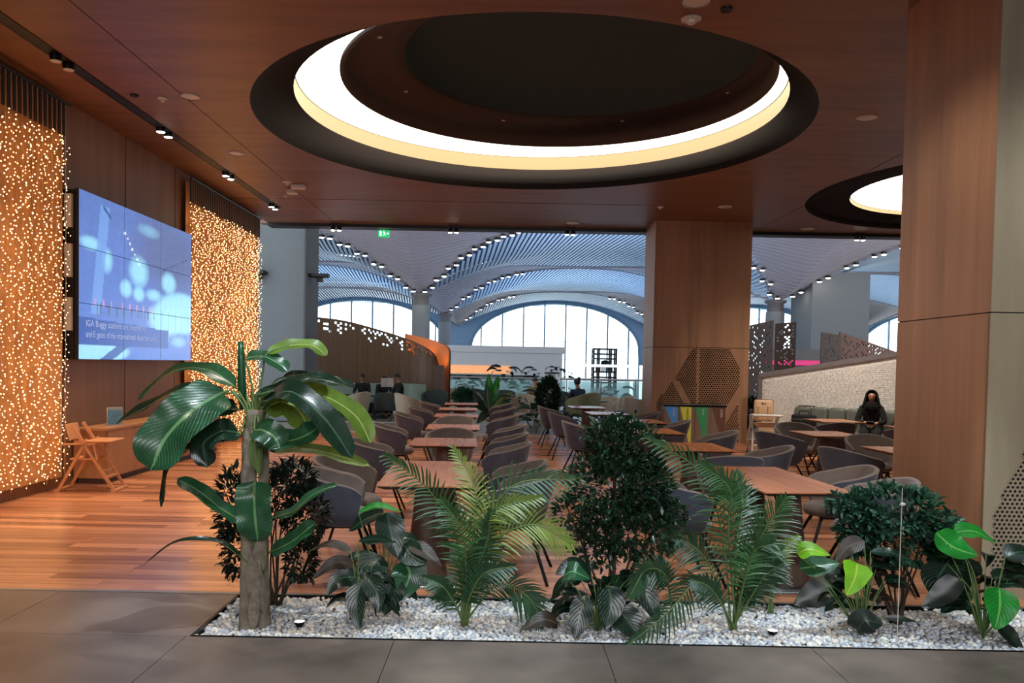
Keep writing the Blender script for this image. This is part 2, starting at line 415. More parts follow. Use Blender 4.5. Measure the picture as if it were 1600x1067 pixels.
def loft(rings, n=96):
    """surface through circles given as (cx, cy, r, z)"""
    m = MB(); vs = []
    for (cx, cy, r, z) in rings: vs += [(cx+r*math.cos(2*PI*j/n), cy+r*math.sin(2*PI*j/n), z) for j in range(n)]
    m.add(vs, [(i*n+j, i*n+(j+1) % n, (i+1)*n+(j+1) % n, (i+1)*n+j) for i in range(len(rings)-1) for j in range(n)])
    return m
def lerpc(a, b, t, z): return (a[0]+(b[0]-a[0])*t, a[1]+(b[1]-a[1])*t, a[2]+(b[2]-a[2])*t, z)
for (rim, O, zo, zs, I, H, zh, lb) in (
        ((.3, 10.65, 3.55), (.43, 11.62, 3.42), .55, .78, (.65, 11.22, 2.95), (.98, 11.6, 2.48), 1.2, 'huge round ceiling recess with glowing white ring over the table rows'),
        ((8.95, 13.9, 3.55), (8.62, 14.2, 2.35), .13, .20, (8.8, 13.2, 2.0), (8.9, 13.3, 1.4), .5, 'round ceiling recess with glowing ring partly hidden by the right pillar')):
    t = thing('ring_light', lb, 'ceiling light', (0, 0, CZ))
    loft([rim+(0,), rim[:2]+(rim[2]-.01, .10), lerpc(rim, O, .35, zo*.55), lerpc(rim, O, .7, zo*.85), lerpc(rim, O, 1, zo)]).build('outer_cove', M_coveo, t, True)
    loft([O+(zo,), O+(zs,)]).build('ring_side', M_ringy, t, True)
    loft([O[:2]+(O[2]+.012, zs), O[:2]+(O[2]-.012, zs+.004)]).build('ring_joint', M_joint, t)
    loft([O+(zs+.005,), I+(zs+.005,)]).build('ring_diffuser', M_ringw, t, True)
    zi = zs-.04
    loft([I+(zi,), I[:2]+(I[2]-.05, zi), I[:2]+(I[2]-.06, zi+.22), lerpc(I, H, .35, zi+.34), lerpc(I, H, .75, zh-.03), H+(zh,), H+(zh+.06,)]).build('inner_cove', M_cove, t, True)
    loft([H+(zh+.06,)]+[H[:2]+(H[2]*math.cos(a*PI/16)+.01, zh+.06+(1.1 if zh > 1 else .9)*math.sin(a*PI/16)) for a in range(1, 9)], 64).build('dome', M_dome, t, True)
    for k in range(8):
        a = k*PI/4+.35; c = lerpc(I, H, .55, 0)
        MB().lathe([(.001, -.012), (.03, -.012), (.035, 0)], (c[0]+(c[2])*math.cos(a), c[1]+c[2]*math.sin(a), zi+.34+(zh-zi-.37)*.5), 12).build('cove_downlight', M_white, t)

# left wall
struct('wall_left', MB().b2((WX-.2, -7, 0), (WX, 17.3, CZ)), M_wallw, 'brown wood veneer wall behind the video screen')
struct('wall_back', MB().b2((WX-.2, -7.2, 0), (14.2, -7, CZ+2)), M_greywall, 'plain wall behind the viewer')
struct('wall_right', MB().b2((14, -7, 0), (14.2, EDGE, CZ+2)), M_wallw, 'wood veneer wall at the far right')
for i, y in enumerate((9.75, 11.35, 13.05, 14.8)):
    MB().b2((WX, y-.005, 0), (WX+.004, y+.005, CZ)).build('panel_joint', M_joint, bpy.data.objects['wall_left'])

# ---- floor: one setting object, tiles and planks as its parts
floor = struct('floor', MB().b2((-8, -7, -.12), (14, 4.5, -.03)), M_joint, 'floor of grey stone tiles and warm wood planks')
MB().b2((-8, 5.4, -.12), (14, 18.1, -.03)).build('screed', M_joint, floor)
MB().b2((-8, 4.5, -.12), (-1.78, 5.4, -.03)).build('screed', M_joint, floor)
def tile(x0, x1, y0, y1):
    w = .002
    MB().b2((x0+w, y0+w, -.03), (x1-w, y1-w, 0)).build('stone_tile', M_tile, floor)
ys = [4.54-1.2*i for i in range(8)]
for j in range(5):
    for i in range(12):
        x0 = -6.6+1.2*i+(0.6 if j % 2 else 0)
        tile(x0, x0+1.2, ys[j+1], ys[j])
MB().b2((-8, -7, -.03), (14, ys[5], -.001)).build('stone_floor', M_tile, floor)
for i in range(4): tile(-1.78-1.2*(i+1), -1.78-1.2*i, 4.54, 5.38)
# planks
BY = 5.4; PW = .135; rnd = random.Random(5)
meshes = []
for k in range(5):
    L = .9+.3*k
    m = MB(); m.box((L/2, PW/2, -.012), (L-.003, PW-.003, .024)); meshes.append((L, m.mesh('floor_plank', M_plankA)))
cnt = 0; y = BY+.02; m = MB()
while y < 18.0:
    x = -5.5-rnd.random()*.8
    while x < 13.6:
        if cnt < 298 and x < 3.2:
            L, me = rnd.choice(meshes)
            o = bpy.data.objects.new('floor_plank', me); col.objects.link(o); o.parent = floor; o.location = (x, y, rnd.uniform(-.0006, .0006)); cnt += 1
        else:
            L = rnd.choice((.9, 1.2, 1.5, 1.8, 2.1)); m.box((x+L/2, y+PW/2, -.012), (L-.003, PW-.003, .024))
        x += L
    y += PW
tag(m.build('floor_planks', M_plankB, floor), kind='stuff')
MB().b2((-5.4, 5.375, -.03), (14, 5.42, .003)).build('threshold_strip', M_steel, floor)
m_hall = mat('hall floor stone', srgb(138, 128, 116), .3, noise=.08, scale=2)
M_strip = mat('pale strip', srgb(215, 205, 190), .3)
hf = struct('floor_2', MB().b2((-70, 18.1, -.12), (90, 112, -.002)), m_hall, 'polished pale floor of the concourse beyond the lounge')
MB().b2((-70, 18.05, -.03), (90, 18.2, .004)).build('floor_strip', M_strip, hf)
MB().b2((-70, 21.0, -.03), (1.5, 21.15, .004)).build('floor_strip', M_strip, hf)

# ---- pillars
def hexperf(name, poly, Y, pitch, hr, mt, parent, tdep=.012):
    """perforated sheet in the X-Z plane at depth Y: every hole is an opening in the sheet"""
    from mathutils.geometry import intersect_point_tri_2d
    def inside(x, z):
        c = False; n = len(poly)
        for i in range(n):
            (x1, z1), (x2, z2) = poly[i], poly[(i+1) % n]
            if (z1 > z) != (z2 > z) and x < (x2-x1)*(z-z1)/(z2-z1)+x1: c = not c
        return c
    xs = [p[0] for p in poly]; zs = [p[1] for p in poly]; m = MB(); bk = MB(); j = 0; z = min(zs)
    dz = pitch*.866
    while z < max(zs):
        x = min(xs)+(pitch/2 if j % 2 else 0)
        while x < max(xs):
            if inside(x, z):
                vs = []
                for k in range(6):
                    a = PI/6+k*PI/3; vs.append((x+pitch*.5774*math.cos(a), Y, z+pitch*.5774*math.sin(a)))
                for k in range(6):
                    a = PI/6+k*PI/3; vs.append((x+hr*math.cos(a), Y, z+hr*math.sin(a)))
                for k in range(6):
                    a = PI/6+k*PI/3; vs.append((x+hr*math.cos(a), Y+tdep, z+hr*math.sin(a)))
                fs = []
                for k in range(6):
                    k2 = (k+1) % 6; fs.append((k, k2, 6+k2, 6+k)); fs.append((6+k, 6+k2, 12+k2, 12+k))
                m.add(vs, fs)
                bk.add([vs[12+k] for k in range(6)], [(0, 1, 2, 3, 4, 5)])
            x += pitch
        z += dz; j += 1
    o = m.build(name, mt, parent); tag(o, kind='stuff')
    b = bk.build('perforation_backing', M_black, parent); tag(b, kind='stuff')
    return o
# near right pillar
pr = thing('wall_pillar', 'large wood clad pillar at the right edge of the picture', 'pillar', (4.5, 6.2, 0)); pr['kind'] = 'structure'
PX0, PX1, PY0, PY1 = 3.42, 5.7, 5.62, 6.95
def relp(m, name, mt, parent, off, smooth=False): # world-coordinate mesh as child of an empty at off
    m.v = [(v[0]-off[0], v[1]-off[1], v[2]-off[2]) for v in m.v]
    return m.build(name, mt, parent, smooth)
off = (4.5, 6.2, 0)
JZ = 2.03
relp(MB().b2((PX0+.01, PY0+.01, 0), (PX1-.01, PY1-.01, CZ)), 'pillar_core', M_joint, pr, off)
for (z0, z1) in ((0, JZ-.004), (JZ+.004, CZ)):
    relp(MB().b2((PX0, PY0+.012, z0), (PX0+.03, PY1, z1)), 'side_panel', M_colw, pr, off)
    relp(MB().b2((PX0, PY0, z0), (PX1, PY0+.03, z1)), 'front_panel', M_colcool, pr, off)
po = hexperf('perforated_sheet', [(3.50, .12), (3.50, .63), (3.9, 1.5), (4.7, 1.5), (5.1, .63), (5.1, .12)], PY0-.006, .034, .0115, M_colcool, None, .006)
for o in (po, bpy.data.objects['perforation_backing']):
    o.parent = pr; o.location = (-off[0], -off[1], 0)
# middle pillar
off2 = (4.2, 17.5, 0)
pm = thing('wall_pillar', 'wood clad pillar with perforated hexagons behind the recycling bins', 'pillar', off2); pm['kind'] = 'structure'
QX0, QX1, QY0, QY1 = 3.17, 5.2, 16.95, 18.15
relp(MB().b2((QX0+.01, QY0+.01, 0), (QX1-.01, QY1-.01, CZ)), 'pillar_core', M_joint, pm, off2)
for (z0, z1) in ((0, JZ-.006), (JZ+.006, CZ)):
    relp(MB().b2((QX0, QY0, z0), (QX0+.92, QY0+.03, z1)), 'front_panel', M_colw, pm, off2)
    relp(MB().b2((QX0+.925, QY0, z0), (QX1, QY0+.03, z1)), 'front_panel', M_colw, pm, off2)
    relp(MB().b2((QX0-.01, QY0+.01, z0), (QX0+.02, QY1, z1)), 'side_panel', M_colw, pm, off2)
    relp(MB().b2((QX1-.02, QY0+.01, z0), (QX1+.01, QY1, z1)), 'side_panel', M_colw, pm, off2)
def pxpoly(pts, Y): return [(at(x, y, Y=Y).x, at(x, y, Y=Y).z) for x, y in pts]
for pts in ([(1082, 546), (1089, 546), (1087, 632), (1082, 632), (1055, 588)], [(1093, 546), (1141, 546), (1156, 573), (1155, 605), (1135, 632), (1091, 632)],
            [(1049, 597), (1068, 632), (1066, 690), (1025, 690), (1025, 630)], [(1153, 628), (1153, 692), (1132, 692), (1135, 658)]):
    before = set(bpy.data.objects)
    hexperf('perforated_sheet', pxpoly(pts, QY0), QY0-.008, .05, .0195, M_colw, None, .008)
    for o in set(bpy.data.objects)-before: o.parent = pm; o.location = (-off2[0], -off2[1], 0)

# big grey round-cornered column left with two uplights
gc = struct('wall_column', MB().rbox((-5.82, 21.2, 6), (1.42, 1.4, 12), .06), M_greyc, 'plain grey concourse column right of the second light curtain', cat='column')
for (x, lb) in ((-6.35, 'left black uplight on the grey column'), (-4.87, 'right black uplight on the grey column')):
    t = thing('wall_lamp', lb, 'lamp', (x, 20.35 if x < -6 else 20.9, 3.78), group='black uplights')
    MB().rbox((0, 0, .04), (.5, .3, .1), .03).build('lamp_shade', M_black, t)
    MB().b2((-.08, 0, -.12), (.08, .15, 0)).build('lamp_arm', M_black, t)

# ================================================================== CONCOURSE ROOF
BAY = 26.6; AC = 7.0; ZC = 10.5; DP = 3.8; TL = 11.4
def dval(Y):
    if Y < 48: return .30
    return .30+.70*math.cos(PI*(Y-60)/24)**2
def uof(X): return (X-AC+BAY/2) % BAY-BAY/2
def roofz(X, Y):
    u = uof(X)/(BAY/2)
    return ZC-DP*u*u*dval(Y)
def lens_half(X): return TL*max(0, 1-(uof(X)/(BAY/2))**2)
ROWS = (60, 84, 108)
def in_lens(X, Y):
    h = lens_half(X)
    return any(abs(Y-r) < h for r in ROWS)
roof = MB()
X0, X1 = -46.2, 60.2
NX, NY = 128, 96
def rp(u, v):
    X = X0+(X1-X0)*u; Y = 18.4+(112-18.4)*v
    return (X, Y, roofz(X, Y)+.45)
roof.grid(rp, NX, NY, skip=lambda i, j: in_lens(X0+(X1-X0)*(i+.5)/NX, 18.4+(112-18.4)*(j+.5)/NY))
croof = struct('ceiling_concourse', roof, M_roofback, 'vaulted slatted ceiling of the concourse beyond the lounge')
rb = MB(); rb.grid(lambda u, v: (lambda p: (p[0], p[1], p[2]+.1))(rp(u, v)), NX, NY, skip=lambda i, j: not in_lens(X0+(X1-X0)*(i+.5)/NX, 18.4+(112-18.4)*(j+.5)/NY))
rb.build('vault_lining', M_roofbackb, croof)
# grey slats across
gs = MB(); y = 19.0
while y < 109:
    n = 150; w = .38
    pts = [X0+(X1-X0)*i/n for i in range(n+1)]
    for i in range(n):
        a, b = pts[i], pts[i+1]
        if in_lens((a+b)/2, y): continue
        # only what the opening can show
        if not (-.62*y-3 < a < .66*y+3): continue
        za, zb = roofz(a, y), roofz(b, y); za2, zb2 = roofz(a, y+w), roofz(b, y+w)
        gs.add([(a, y, za), (b, y, zb), (b, y+w, zb2), (a, y+w, za2), (a, y, za+.12), (b, y, zb+.12)], [(0, 3, 2, 1), (0, 1, 5, 4)])
    y += .55
tag(gs.build('ceiling_slats', M_roofg, croof), kind='stuff')
# pale slats of the vault lenses
bs = MB(); sl = math.tan(R(6))
for r in ROWS:
    for k in range(-2, 3):
        c = AC+k*BAY
        if abs(c-r*.02) > .62*r+14: continue
        n = int(BAY/.34)
        for i in range(n):
            xa = c-BAY/2+.1+i*.34
            h = lens_half(xa)
            if h < .25: continue
            q = 5; row = []
            for j in range(q+1):
                Y = r-h+2*h*j/q; X = xa-sl*(Y-r)
                X = max(c-BAY/2, min(c+BAY/2, X)); z = roofz(X, Y)-.04
                row += [(X, Y, z), (X+.18, Y, z), (X, Y, z+.2)]
            fs = []
            for j in range(q):
                o = j*3; fs += [(o, o+3, o+4, o+1), (o, o+2, o+5, o+3)]
            bs.add(row, fs)
tag(bs.build('vault_slats', M_roofb, croof), kind='stuff')
# lens edge fascia strips
fs_ = MB()
for r in ROWS:
    for k in range(-2, 3):
        c = AC+k*BAY
        for sgn in (-1, 1):
            def fe(u, v, c=c, r=r, sgn=sgn):
                X = c-BAY/2+.05+(BAY-.1)*u; Y = r+sgn*lens_half(X); return (X, Y, roofz(X, Y)-.12+.5*v)
            fs_.grid(fe, 40, 1)
fs_.build('lens_fascia', M_roofg, croof)
# spotlights in pairs along the lens edges
sp0 = None
MS = MB(); 
def concourse_spot(X, Y, grp, lbl):
    global sp0
    z = roofz(X, Y)-.28
    if sp0 is None:
        sp0 = thing('ceiling_spotlight', lbl, 'spotlight', (X, Y, z), 0, grp)
        MB().lathe([(.17, .02), (.19, .06), (.19, .18), (.01, .22)], n=10).build('housing', M_black, sp0)
        MB().lathe([(.001, -.04), (.12, -.03), (.17, .02)], n=10).build('lens', M_lampon, sp0)
    else: dup(sp0, (X, Y, z), 0, lbl, grp)
G1 = 'spotlights along the vault edges'
for (r, c, us) in ((60, AC, [-12.6+.95*i for i in range(9)]), (60, AC-BAY, [12.6-.95*i for i in range(9)]), (60, AC, [12.6-1.1*i for i in range(3)]),
                   (60, AC+BAY, [-12.4+1.2*i for i in range(9)]), (84, AC, [-12.2+1.3*i for i in range(6)]), (108, AC, [-11.8+1.4*i for i in range(5)]+[11.8-1.4*i for i in range(5)])):
    for u in us:
        X = c+u; Y = r-lens_half(X)-.35
        concourse_spot(X-.28, Y, G1, 'small lit spotlight of a pair along the edge of the slatted vault')
        concourse_spot(X+.28, Y-.12, G1, 'small lit spotlight of a pair along the edge of the slatted vault')
# gable with arched windows
gab = MB(); WY = 110.0; HA = 11.6
def archz(u): return 3.8+6.3*math.sqrt(max(0, 1-(u/HA)**2))
for k in range(-2, 3):
    c = AC+k*BAY
    def gf(u, v, c=c):
        U = -BAY/2+BAY*u; X = c+U
        lo = archz(U) if abs(U) < HA else 0.0
        return (X, WY, lo+(13-lo)*v)
    gab.grid(gf, 96, 1)
struct('wall_gable', gab, M_paleblue, 'pale blue end wall around the arched windows', cat='wall')
for wi, k in enumerate((-1, 0, 1, 2)):
    c = AC+k*BAY
    W = thing('window_%d' % (wi+1), ['arched window wall left of the slim columns', 'large arched window wall in the middle', 'arched window wall behind the right screens', 'arched window wall at the far right'][wi], 'window', (c, WY, 0)); W['kind'] = 'structure'
    us = [-HA+2*HA*i/8 for i in range(9)]
    us = [-11.6, -10.2, -7.3, -4.4, -1.5, 1.4, 4.3, 7.2, 10.1, 11.6]
    for i, u in enumerate(us):
        MB().b2((u-.09, -.25, 0), (u+.09, .05, max(3.9, archz(u)+.3))).build('mullion', M_mull, W)
    for a, b in zip(us[:-1], us[1:]):
        m = MB(); m.grid(lambda p, q, a=a, b=b: (a+.09+(b-a-.18)*p, 0, archz(a+(b-a)*p)*q), 5, 1); m.build('pane', M_glass, W)
    for z in (2.2, 4.6, 8.2):
        uu = HA*math.sqrt(max(0, 1-((z-3.8)/6.3)**2)) if z > 3.8 else HA
        MB().tube([(-uu, -.1, z), (-uu/2, -.1, z+.15), (0, -.1, z+.2), (uu/2, -.1, z+.15), (uu, -.1, z)], .035, 5).build('transom', M_mull, W)
    MB().tube([(u_, -.1, archz(u_)) for u_ in [HA*math.sin(PI/2*i/16) for i in range(-16, 17)]], .18, 6).build('window_frame', M_mull, W)

# concourse columns
for i, (X, Y, lb) in enumerate(((-6.3, 60, 'nearer slim grey round column under the vault'), (-6.3, 84, 'farther slim grey round column under the vault'), (20.3, 60, 'slim grey round column behind the brown perforated screens'))):
    t = thing('round_column', lb, 'column', (X, Y, 0)); t['kind'] = 'structure'
    MB().lathe([(.68, 0), (.68, 5.9)], n=24).build('shaft', M_greywall, t, True)
    MB().lathe([(.60, 5.9), (.60, 6.5), (.8, 6.6), (.8, 6.75)], n=24, capt=True).build('capital', M_greyd, t, True)
    MB().b2((.5, -.9, 2.6), (1.1, -.6, 2.75)).build('uplight', M_black, t)
struct('wall_block', MB().b2((21.9, 57, 0), (26.0, 61.2, 8.6)), M_greywall, 'large grey service block behind the perforated screens', cat='wall')

# ================================================================== MIDDLE DISTANCE
def perf_screen(name, label, p0, p1, ztop0, ztop1, cu, cv, prob, mt=None, seed=1, thick=.04):
    rr = random.Random(seed); a = Vector(p0); b = Vector(p1); L = (b-a).length; d = (b-a)/L; nrm = Vector((-d.y, d.x))
    nu = max(4, int(L/cu)); nv = max(6, int(max(ztop0, ztop1)/cv)); m = MB()
    drop = {(i, j) for i in range(1, nu-1) for j in range(1, nv-1) if (i+j) % 2 == 0 and rr.random() < prob(i/nu, j/nv)}
    for s in (0, 1):
        def f(u, v, s=s):
            P = a+d*L*u+nrm*thick*s; zt = ztop0+(ztop1-ztop0)*u
            return (P.x, P.y, zt*v)
        m.grid(f, nu, nv, skip=lambda i, j: (i, j) in drop)
    for u0 in (0, 1):
        P = a+d*L*u0; Q = P+nrm*thick; zt = ztop1 if u0 else ztop0
        m.add([(P.x, P.y, 0), (Q.x, Q.y, 0), (Q.x, Q.y, zt), (P.x, P.y, zt)], [(0, 1, 2, 3)])
    P = a; Q = b; m.add([(P.x, P.y, ztop0), (Q.x, Q.y, ztop1), (Q.x+nrm.x*thick, Q.y+nrm.y*thick, ztop1), (P.x+nrm.x*thick, P.y+nrm.y*thick, ztop0)], [(0, 1, 2, 3)])
    o = m.build(name, mt or M_screen); recenter(o)
    return tag(o, label, 'screen')
M_screen = mat('screen brown', srgb(84, 62, 50), .6)
M_screen2 = mat('screen reddish brown', srgb(110, 66, 48), .6)
perf_screen('perforated_screen', 'brown perforated screen right beside the middle pillar', (6.55, 21.5), (7.38, 21.9), 2.75, 2.95, .055, .05, lambda u, v: .30 if v > .45 else .12, seed=2)
perf_screen('perforated_screen', 'narrow dark perforated screen behind the first, before the pink sign', (8.0, 23.6), (8.55, 23.4), 2.95, 3.0, .05, .05, lambda u, v: .38, seed=3)
perf_screen('perforated_screen', 'narrow dark perforated screen right of the pink sign', (9.62, 24.2), (10.3, 24.4), 2.75, 2.68, .05, .05, lambda u, v: .25, seed=4)
perf_screen('perforated_screen', 'long reddish perforated screen sloping down before the right window', (10.6, 25.2), (13.4, 26.6), 2.82, 2.15, .065, .06, lambda u, v: .36 if v > .6 else .08, M_screen2, seed=5)
# counter with pink sign
t = thing('sign_counter', 'grey counter with a glowing pink strip between brown screens', 'counter', (11.3, 30, 0))
MB().b2((-1.3, 0, 0), (1.0, .6, 1.77)).build('counter_body', M_greyd, t)
MB().b2((-1.4, -.1, 1.96), (1.1, .7, 2.37)).build('fascia', M_greyd, t)
MB().b2((-1.38, -.08, 1.77), (1.08, .6, 1.96)).build('pink_strip', mat('pink light', srgb(230, 60, 130), .5, emit=srgb(230, 50, 120), es=.45), t)
MB().lathe([(.001, 0), (.06, 0), (.05, .3), (.001, .3)], (-.4, .1, 2.37), 8).build('bottle', M_black, t)

# curved timber screen on the left with a glowing inner sheet
cw = thing('curved_screen', 'curved dark wood screen wall with tiny holes behind the green bench', 'screen', (-4.2, 25.5, 0))
M_cwall = wood('screen veneer', srgb(88, 62, 42), srgb(112, 82, 56), .5, (3, 3, .15), 3, bump=.03)
M_cwl = mat('screen inner sheet', srgb(205, 130, 80), .6)
cpts = catmull([(-6.6, 24.2, 2.98), (-5.2, 25.2, 2.90), (-4.0, 25.8, 2.62), (-3.0, 26.0, 2.30), (-2.35, 25.7, 1.95), (-2.12, 25.2, 1.58)], 90)
def cwf(off_, dz):
    def f(u, v):
        i = min(int(u*90), 90); p = cpts[i]; q = cpts[min(i+1, 90)]; o = cpts[max(i-1, 0)]; d = (q-o).normalized(); n = Vector((-d.y, d.x, 0)).normalized()
        r = p+n*off_; return (r.x+4.2, r.y-25.5, (p.z+dz)*v)
    return f
rr = random.Random(8); cdrop = {(i, j) for i in range(1, 89) for j in range(1, 39) if (i+j) % 2 == 0 and rr.random() < (.62*max(0, (j-33)/6+.25) if i > 8 else .45)*(1 if i < 75 else .4)}
m = MB(); m.grid(cwf(0, 0), 90, 40, skip=lambda i, j: (i, j) in cdrop); m.build('front_sheet', M_cwall, cw)
m = MB(); m.grid(cwf(.06, 0), 90, 40, skip=lambda i, j: (i, j) in cdrop); m.build('front_sheet_back', M_cwall, cw)
m = MB(); m.grid(lambda u, v: cwf(.42+.0*u, .16+.22*u)(.55+.45*u, v), 40, 2); m.build('inner_sheet', M_cwl, cw)
m = MB(); m.grid(lambda u, v: cwf(.46, .16+.22*u)(.55+.45*u, v), 40, 2); m.build('outer_sheet', M_cwall, cw)
m = MB(); m.box((2.15, -.42, .78), (.34, .12, 1.5)); m.build('end_post', M_ped, cw)
sp = spot('cove_glow', (-2.0, 25.45, 1.45), 16, (1, .45, .12), 150, 1, (-2.45, 26.2, 2.6), .06)
for (x, y) in ((-2.5, 26.05), (-3.2, 26.25)): spot('cove_glow', (x, y, 1.7), 12, (1, .42, .1), 150, 1, (x-.2, y+.3, 3), .06)

# white kiosk, balustrade, portal frames, shelf tower, drum
t = thing('kiosk', 'long white kiosk box with orange lit openings in the far middle', 'kiosk', (-.3, 45, 0))
M_kw = mat('kiosk white', srgb(206, 206, 210), .6)
MB().b2((-3.9, 0, 0), (3.6, 3, 2.3)).build('body', M_kw, t)
MB().b2((-4.1, -.15, 2.25), (3.78, 3.1, 2.62)).build('roof_band', M_kw, t)
M_or = mat('lit menu orange', srgb(235, 170, 120), .6, emit=srgb(240, 160, 105), es=.75)
for i in range(5):
    MB().b2((-2.9+.72*i, -.06, 1.05), (-2.2+.72*i, .02, 1.5)).build('menu_panel', M_or, t)
MB().b2((-3.3, -.5, .85), (2.2, 0, 1.0)).build('counter', M_tglass, t)
t = thing('shelf_tower', 'black open steel shelf tower before the big arched window', 'shelving', (7.6, 60, 0))
for x in (-.85, -.45, .45, .85):
    for y in (0, .9): MB().b2((x-.07, y-.07, 0), (x+.07, y+.07, 2.95)).build('post', M_blackm, t)
for z in (.35, .75, 1.15, 1.55, 2.15, 2.5, 2.88):
    MB().b2((-.9, -.08, z-.06), (.9, .98, z+.06)).build('shelf', M_blackm, t)
for i in range(9):
    x = -.6+.15*i
    MB().box((x, .4, 1.35+.0*i), (.09, .2, .28+.05*(i % 3))).build('stored_box', M_greyd, t)
MB().ico((.05, .4, 1.85), .28, 1, (1.3, 1, .8)).build('stored_bundle', M_black, t)
M_portal = mat('portal light', srgb(240, 245, 255), .4, emit=(1, 1, 1, 1), es=1.1)
for (xa, xb, lb) in ((2.5, 5.2, 'wide white glowing gate frame beyond the glass balustrade'), (5.48, 6.6, 'narrow white glowing gate frame just left of the middle pillar')):
    t = thing('gate_frame', lb, 'frame', ((xa+xb)/2, 32, 0)); w = (xb-xa)/2
    MB().b2((-w, 0, .3), (-w+.1, .2, 1.62)).build('frame_post', M_portal, t)
    MB().b2((w-.1, 0, .3), (w, .2, 1.62)).build('frame_post', M_portal, t)
    MB().b2((-w, 0, 1.56), (w, .2, 1.66)).build('frame_beam', M_portal, t)
    MB().b2((-w, -.05, 0), (w, .25, .3)).build('base', M_greyd, t)
t = thing('glass_balustrade', 'long teal glass balustrade with steel handrail across the concourse', 'railing', (1.5, 29, 0))
for i in range(7):
    x = -4.2+1.25*i
    MB().b2((x+.02, -.01, .08), (x+1.22, .01, 1.03)).build('glass_panel', M_tglass, t)
    MB().b2((x-.02, -.03, 0), (x+.02, .03, 1.08)).build('post', M_steel, t)
MB().tube([(-4.3, 0, 1.1), (4.6, 0, 1.1)], .035, 8).build('handrail', M_steel, t)
t = thing('steel_drum_bin', 'grey steel drum standing by the glass balustrade', 'bin', (1.62, 26.6, 0))
MB().lathe([(.26, 0), (.27, 1.3), (.25, 1.34)], n=20, capb=True).build('drum', M_steel, t, True)
MB().lathe([(.28, 1.32), (.28, 1.36), (.001, 1.38)], n=20).build('lid', M_blackm, t)

# exit signs
M_green = mat('exit green', srgb(40, 190, 110), .5, emit=srgb(40, 200, 120), es=.9)
M_pict = mat('exit pictogram', srgb(240, 255, 245), .5, emit=(.9, 1, .95, 1), es=1)
for (px, lb) in ((600, 'green emergency exit sign under the ceiling edge near the grey column'), (1441, 'green emergency exit sign half behind the right pillar')):
    p = at(px, 364 if px < 1000 else 386, Y=18.5)
    t = thing('exit_sign', lb, 'sign', (p.x, 18.5, p.z-.1))
    MB().b2((-.13, -.03, -.0), (.13, .03, .17)).build('sign_box', M_green, t)
    MB().b2((-.13, -.035, .17), (.13, .035, .24)).build('sign_housing', M_black, t)
    M = Matrix.Translation((0, -.033, 0)) @ Matrix.Rotation(PI/2, 4, 'X')
    a = MB()
    # running figure, arrow and door
    a.b2((-.10, -.034, .03), (-.05, -.032, .14)); a.beam((.0, -.033, .12), (.02, -.033, .07), .02, .003, (0, 1, 0)); a.beam((.02, -.033, .07), (-.02, -.033, .03), .014, .003, (0, 1, 0)); a.beam((.02, -.033, .07), (.05, -.033, .04), .014, .003, (0, 1, 0)); a.beam((-.02, -.033, .10), (.04, -.033, .10), .012, .003, (0, 1, 0)); a.box((.0, -.033, .14), (.02, .003, .02)); a.beam((.06, -.033, .085), (.11, -.033, .085), .014, .003, (0, 1, 0)); a.beam((.11, -.033, .085), (.09, -.033, .11), .012, .003, (0, 1, 0)); a.beam((.11, -.033, .085), (.09, -.033, .06), .012, .003, (0, 1, 0))
    a.build('pictogram', M_pict, t)
    MB().tube([(0, 0, .24), (0, 0, CZ-p.z+.1)], .008, 6).build('hanger', M_black, t)

# ================================================================== CEILING FITTINGS
t = thing('track_slot', 'long black recessed lighting track running along the ceiling at left', 'lighting track', (-4.68, 7.0, CZ))
MB().b2((-.07, -3.5, -.006), (.07, 9.35, -.001)).build('slot', M_black, t)
MB().b2((-.075, -3.5, -.008), (-.065, 9.35, -.001)).build('slot_edge', M_blackm, t); MB().b2((.065, -3.5, -.008), (.075, 9.35, -.001)).build('slot_edge', M_blackm, t)
lbls = ['double spotlight at the near end of the black ceiling track', 'second spotlight along the black ceiling track, very bright', 'third spotlight along the black ceiling track', 'farthest spotlight of the black ceiling track']
for i, y in enumerate((8.4, 10.9, 13.4, 16.0)):
    t = thing('track_spotlight', lbls[i], 'spotlight', (-4.66, y, CZ-.037))
    for d in (-.12, .12):
        MB().lathe([(.055, -.04), (.06, 0), (.06, .03)], (0, d, 0), 12).build('housing', M_blackm, t)
        MB().lathe([(.001, -.045), (.052, -.045), (.055, -.04)], (0, d, 0), 12).build('lens', M_lampon if i else M_white, t)
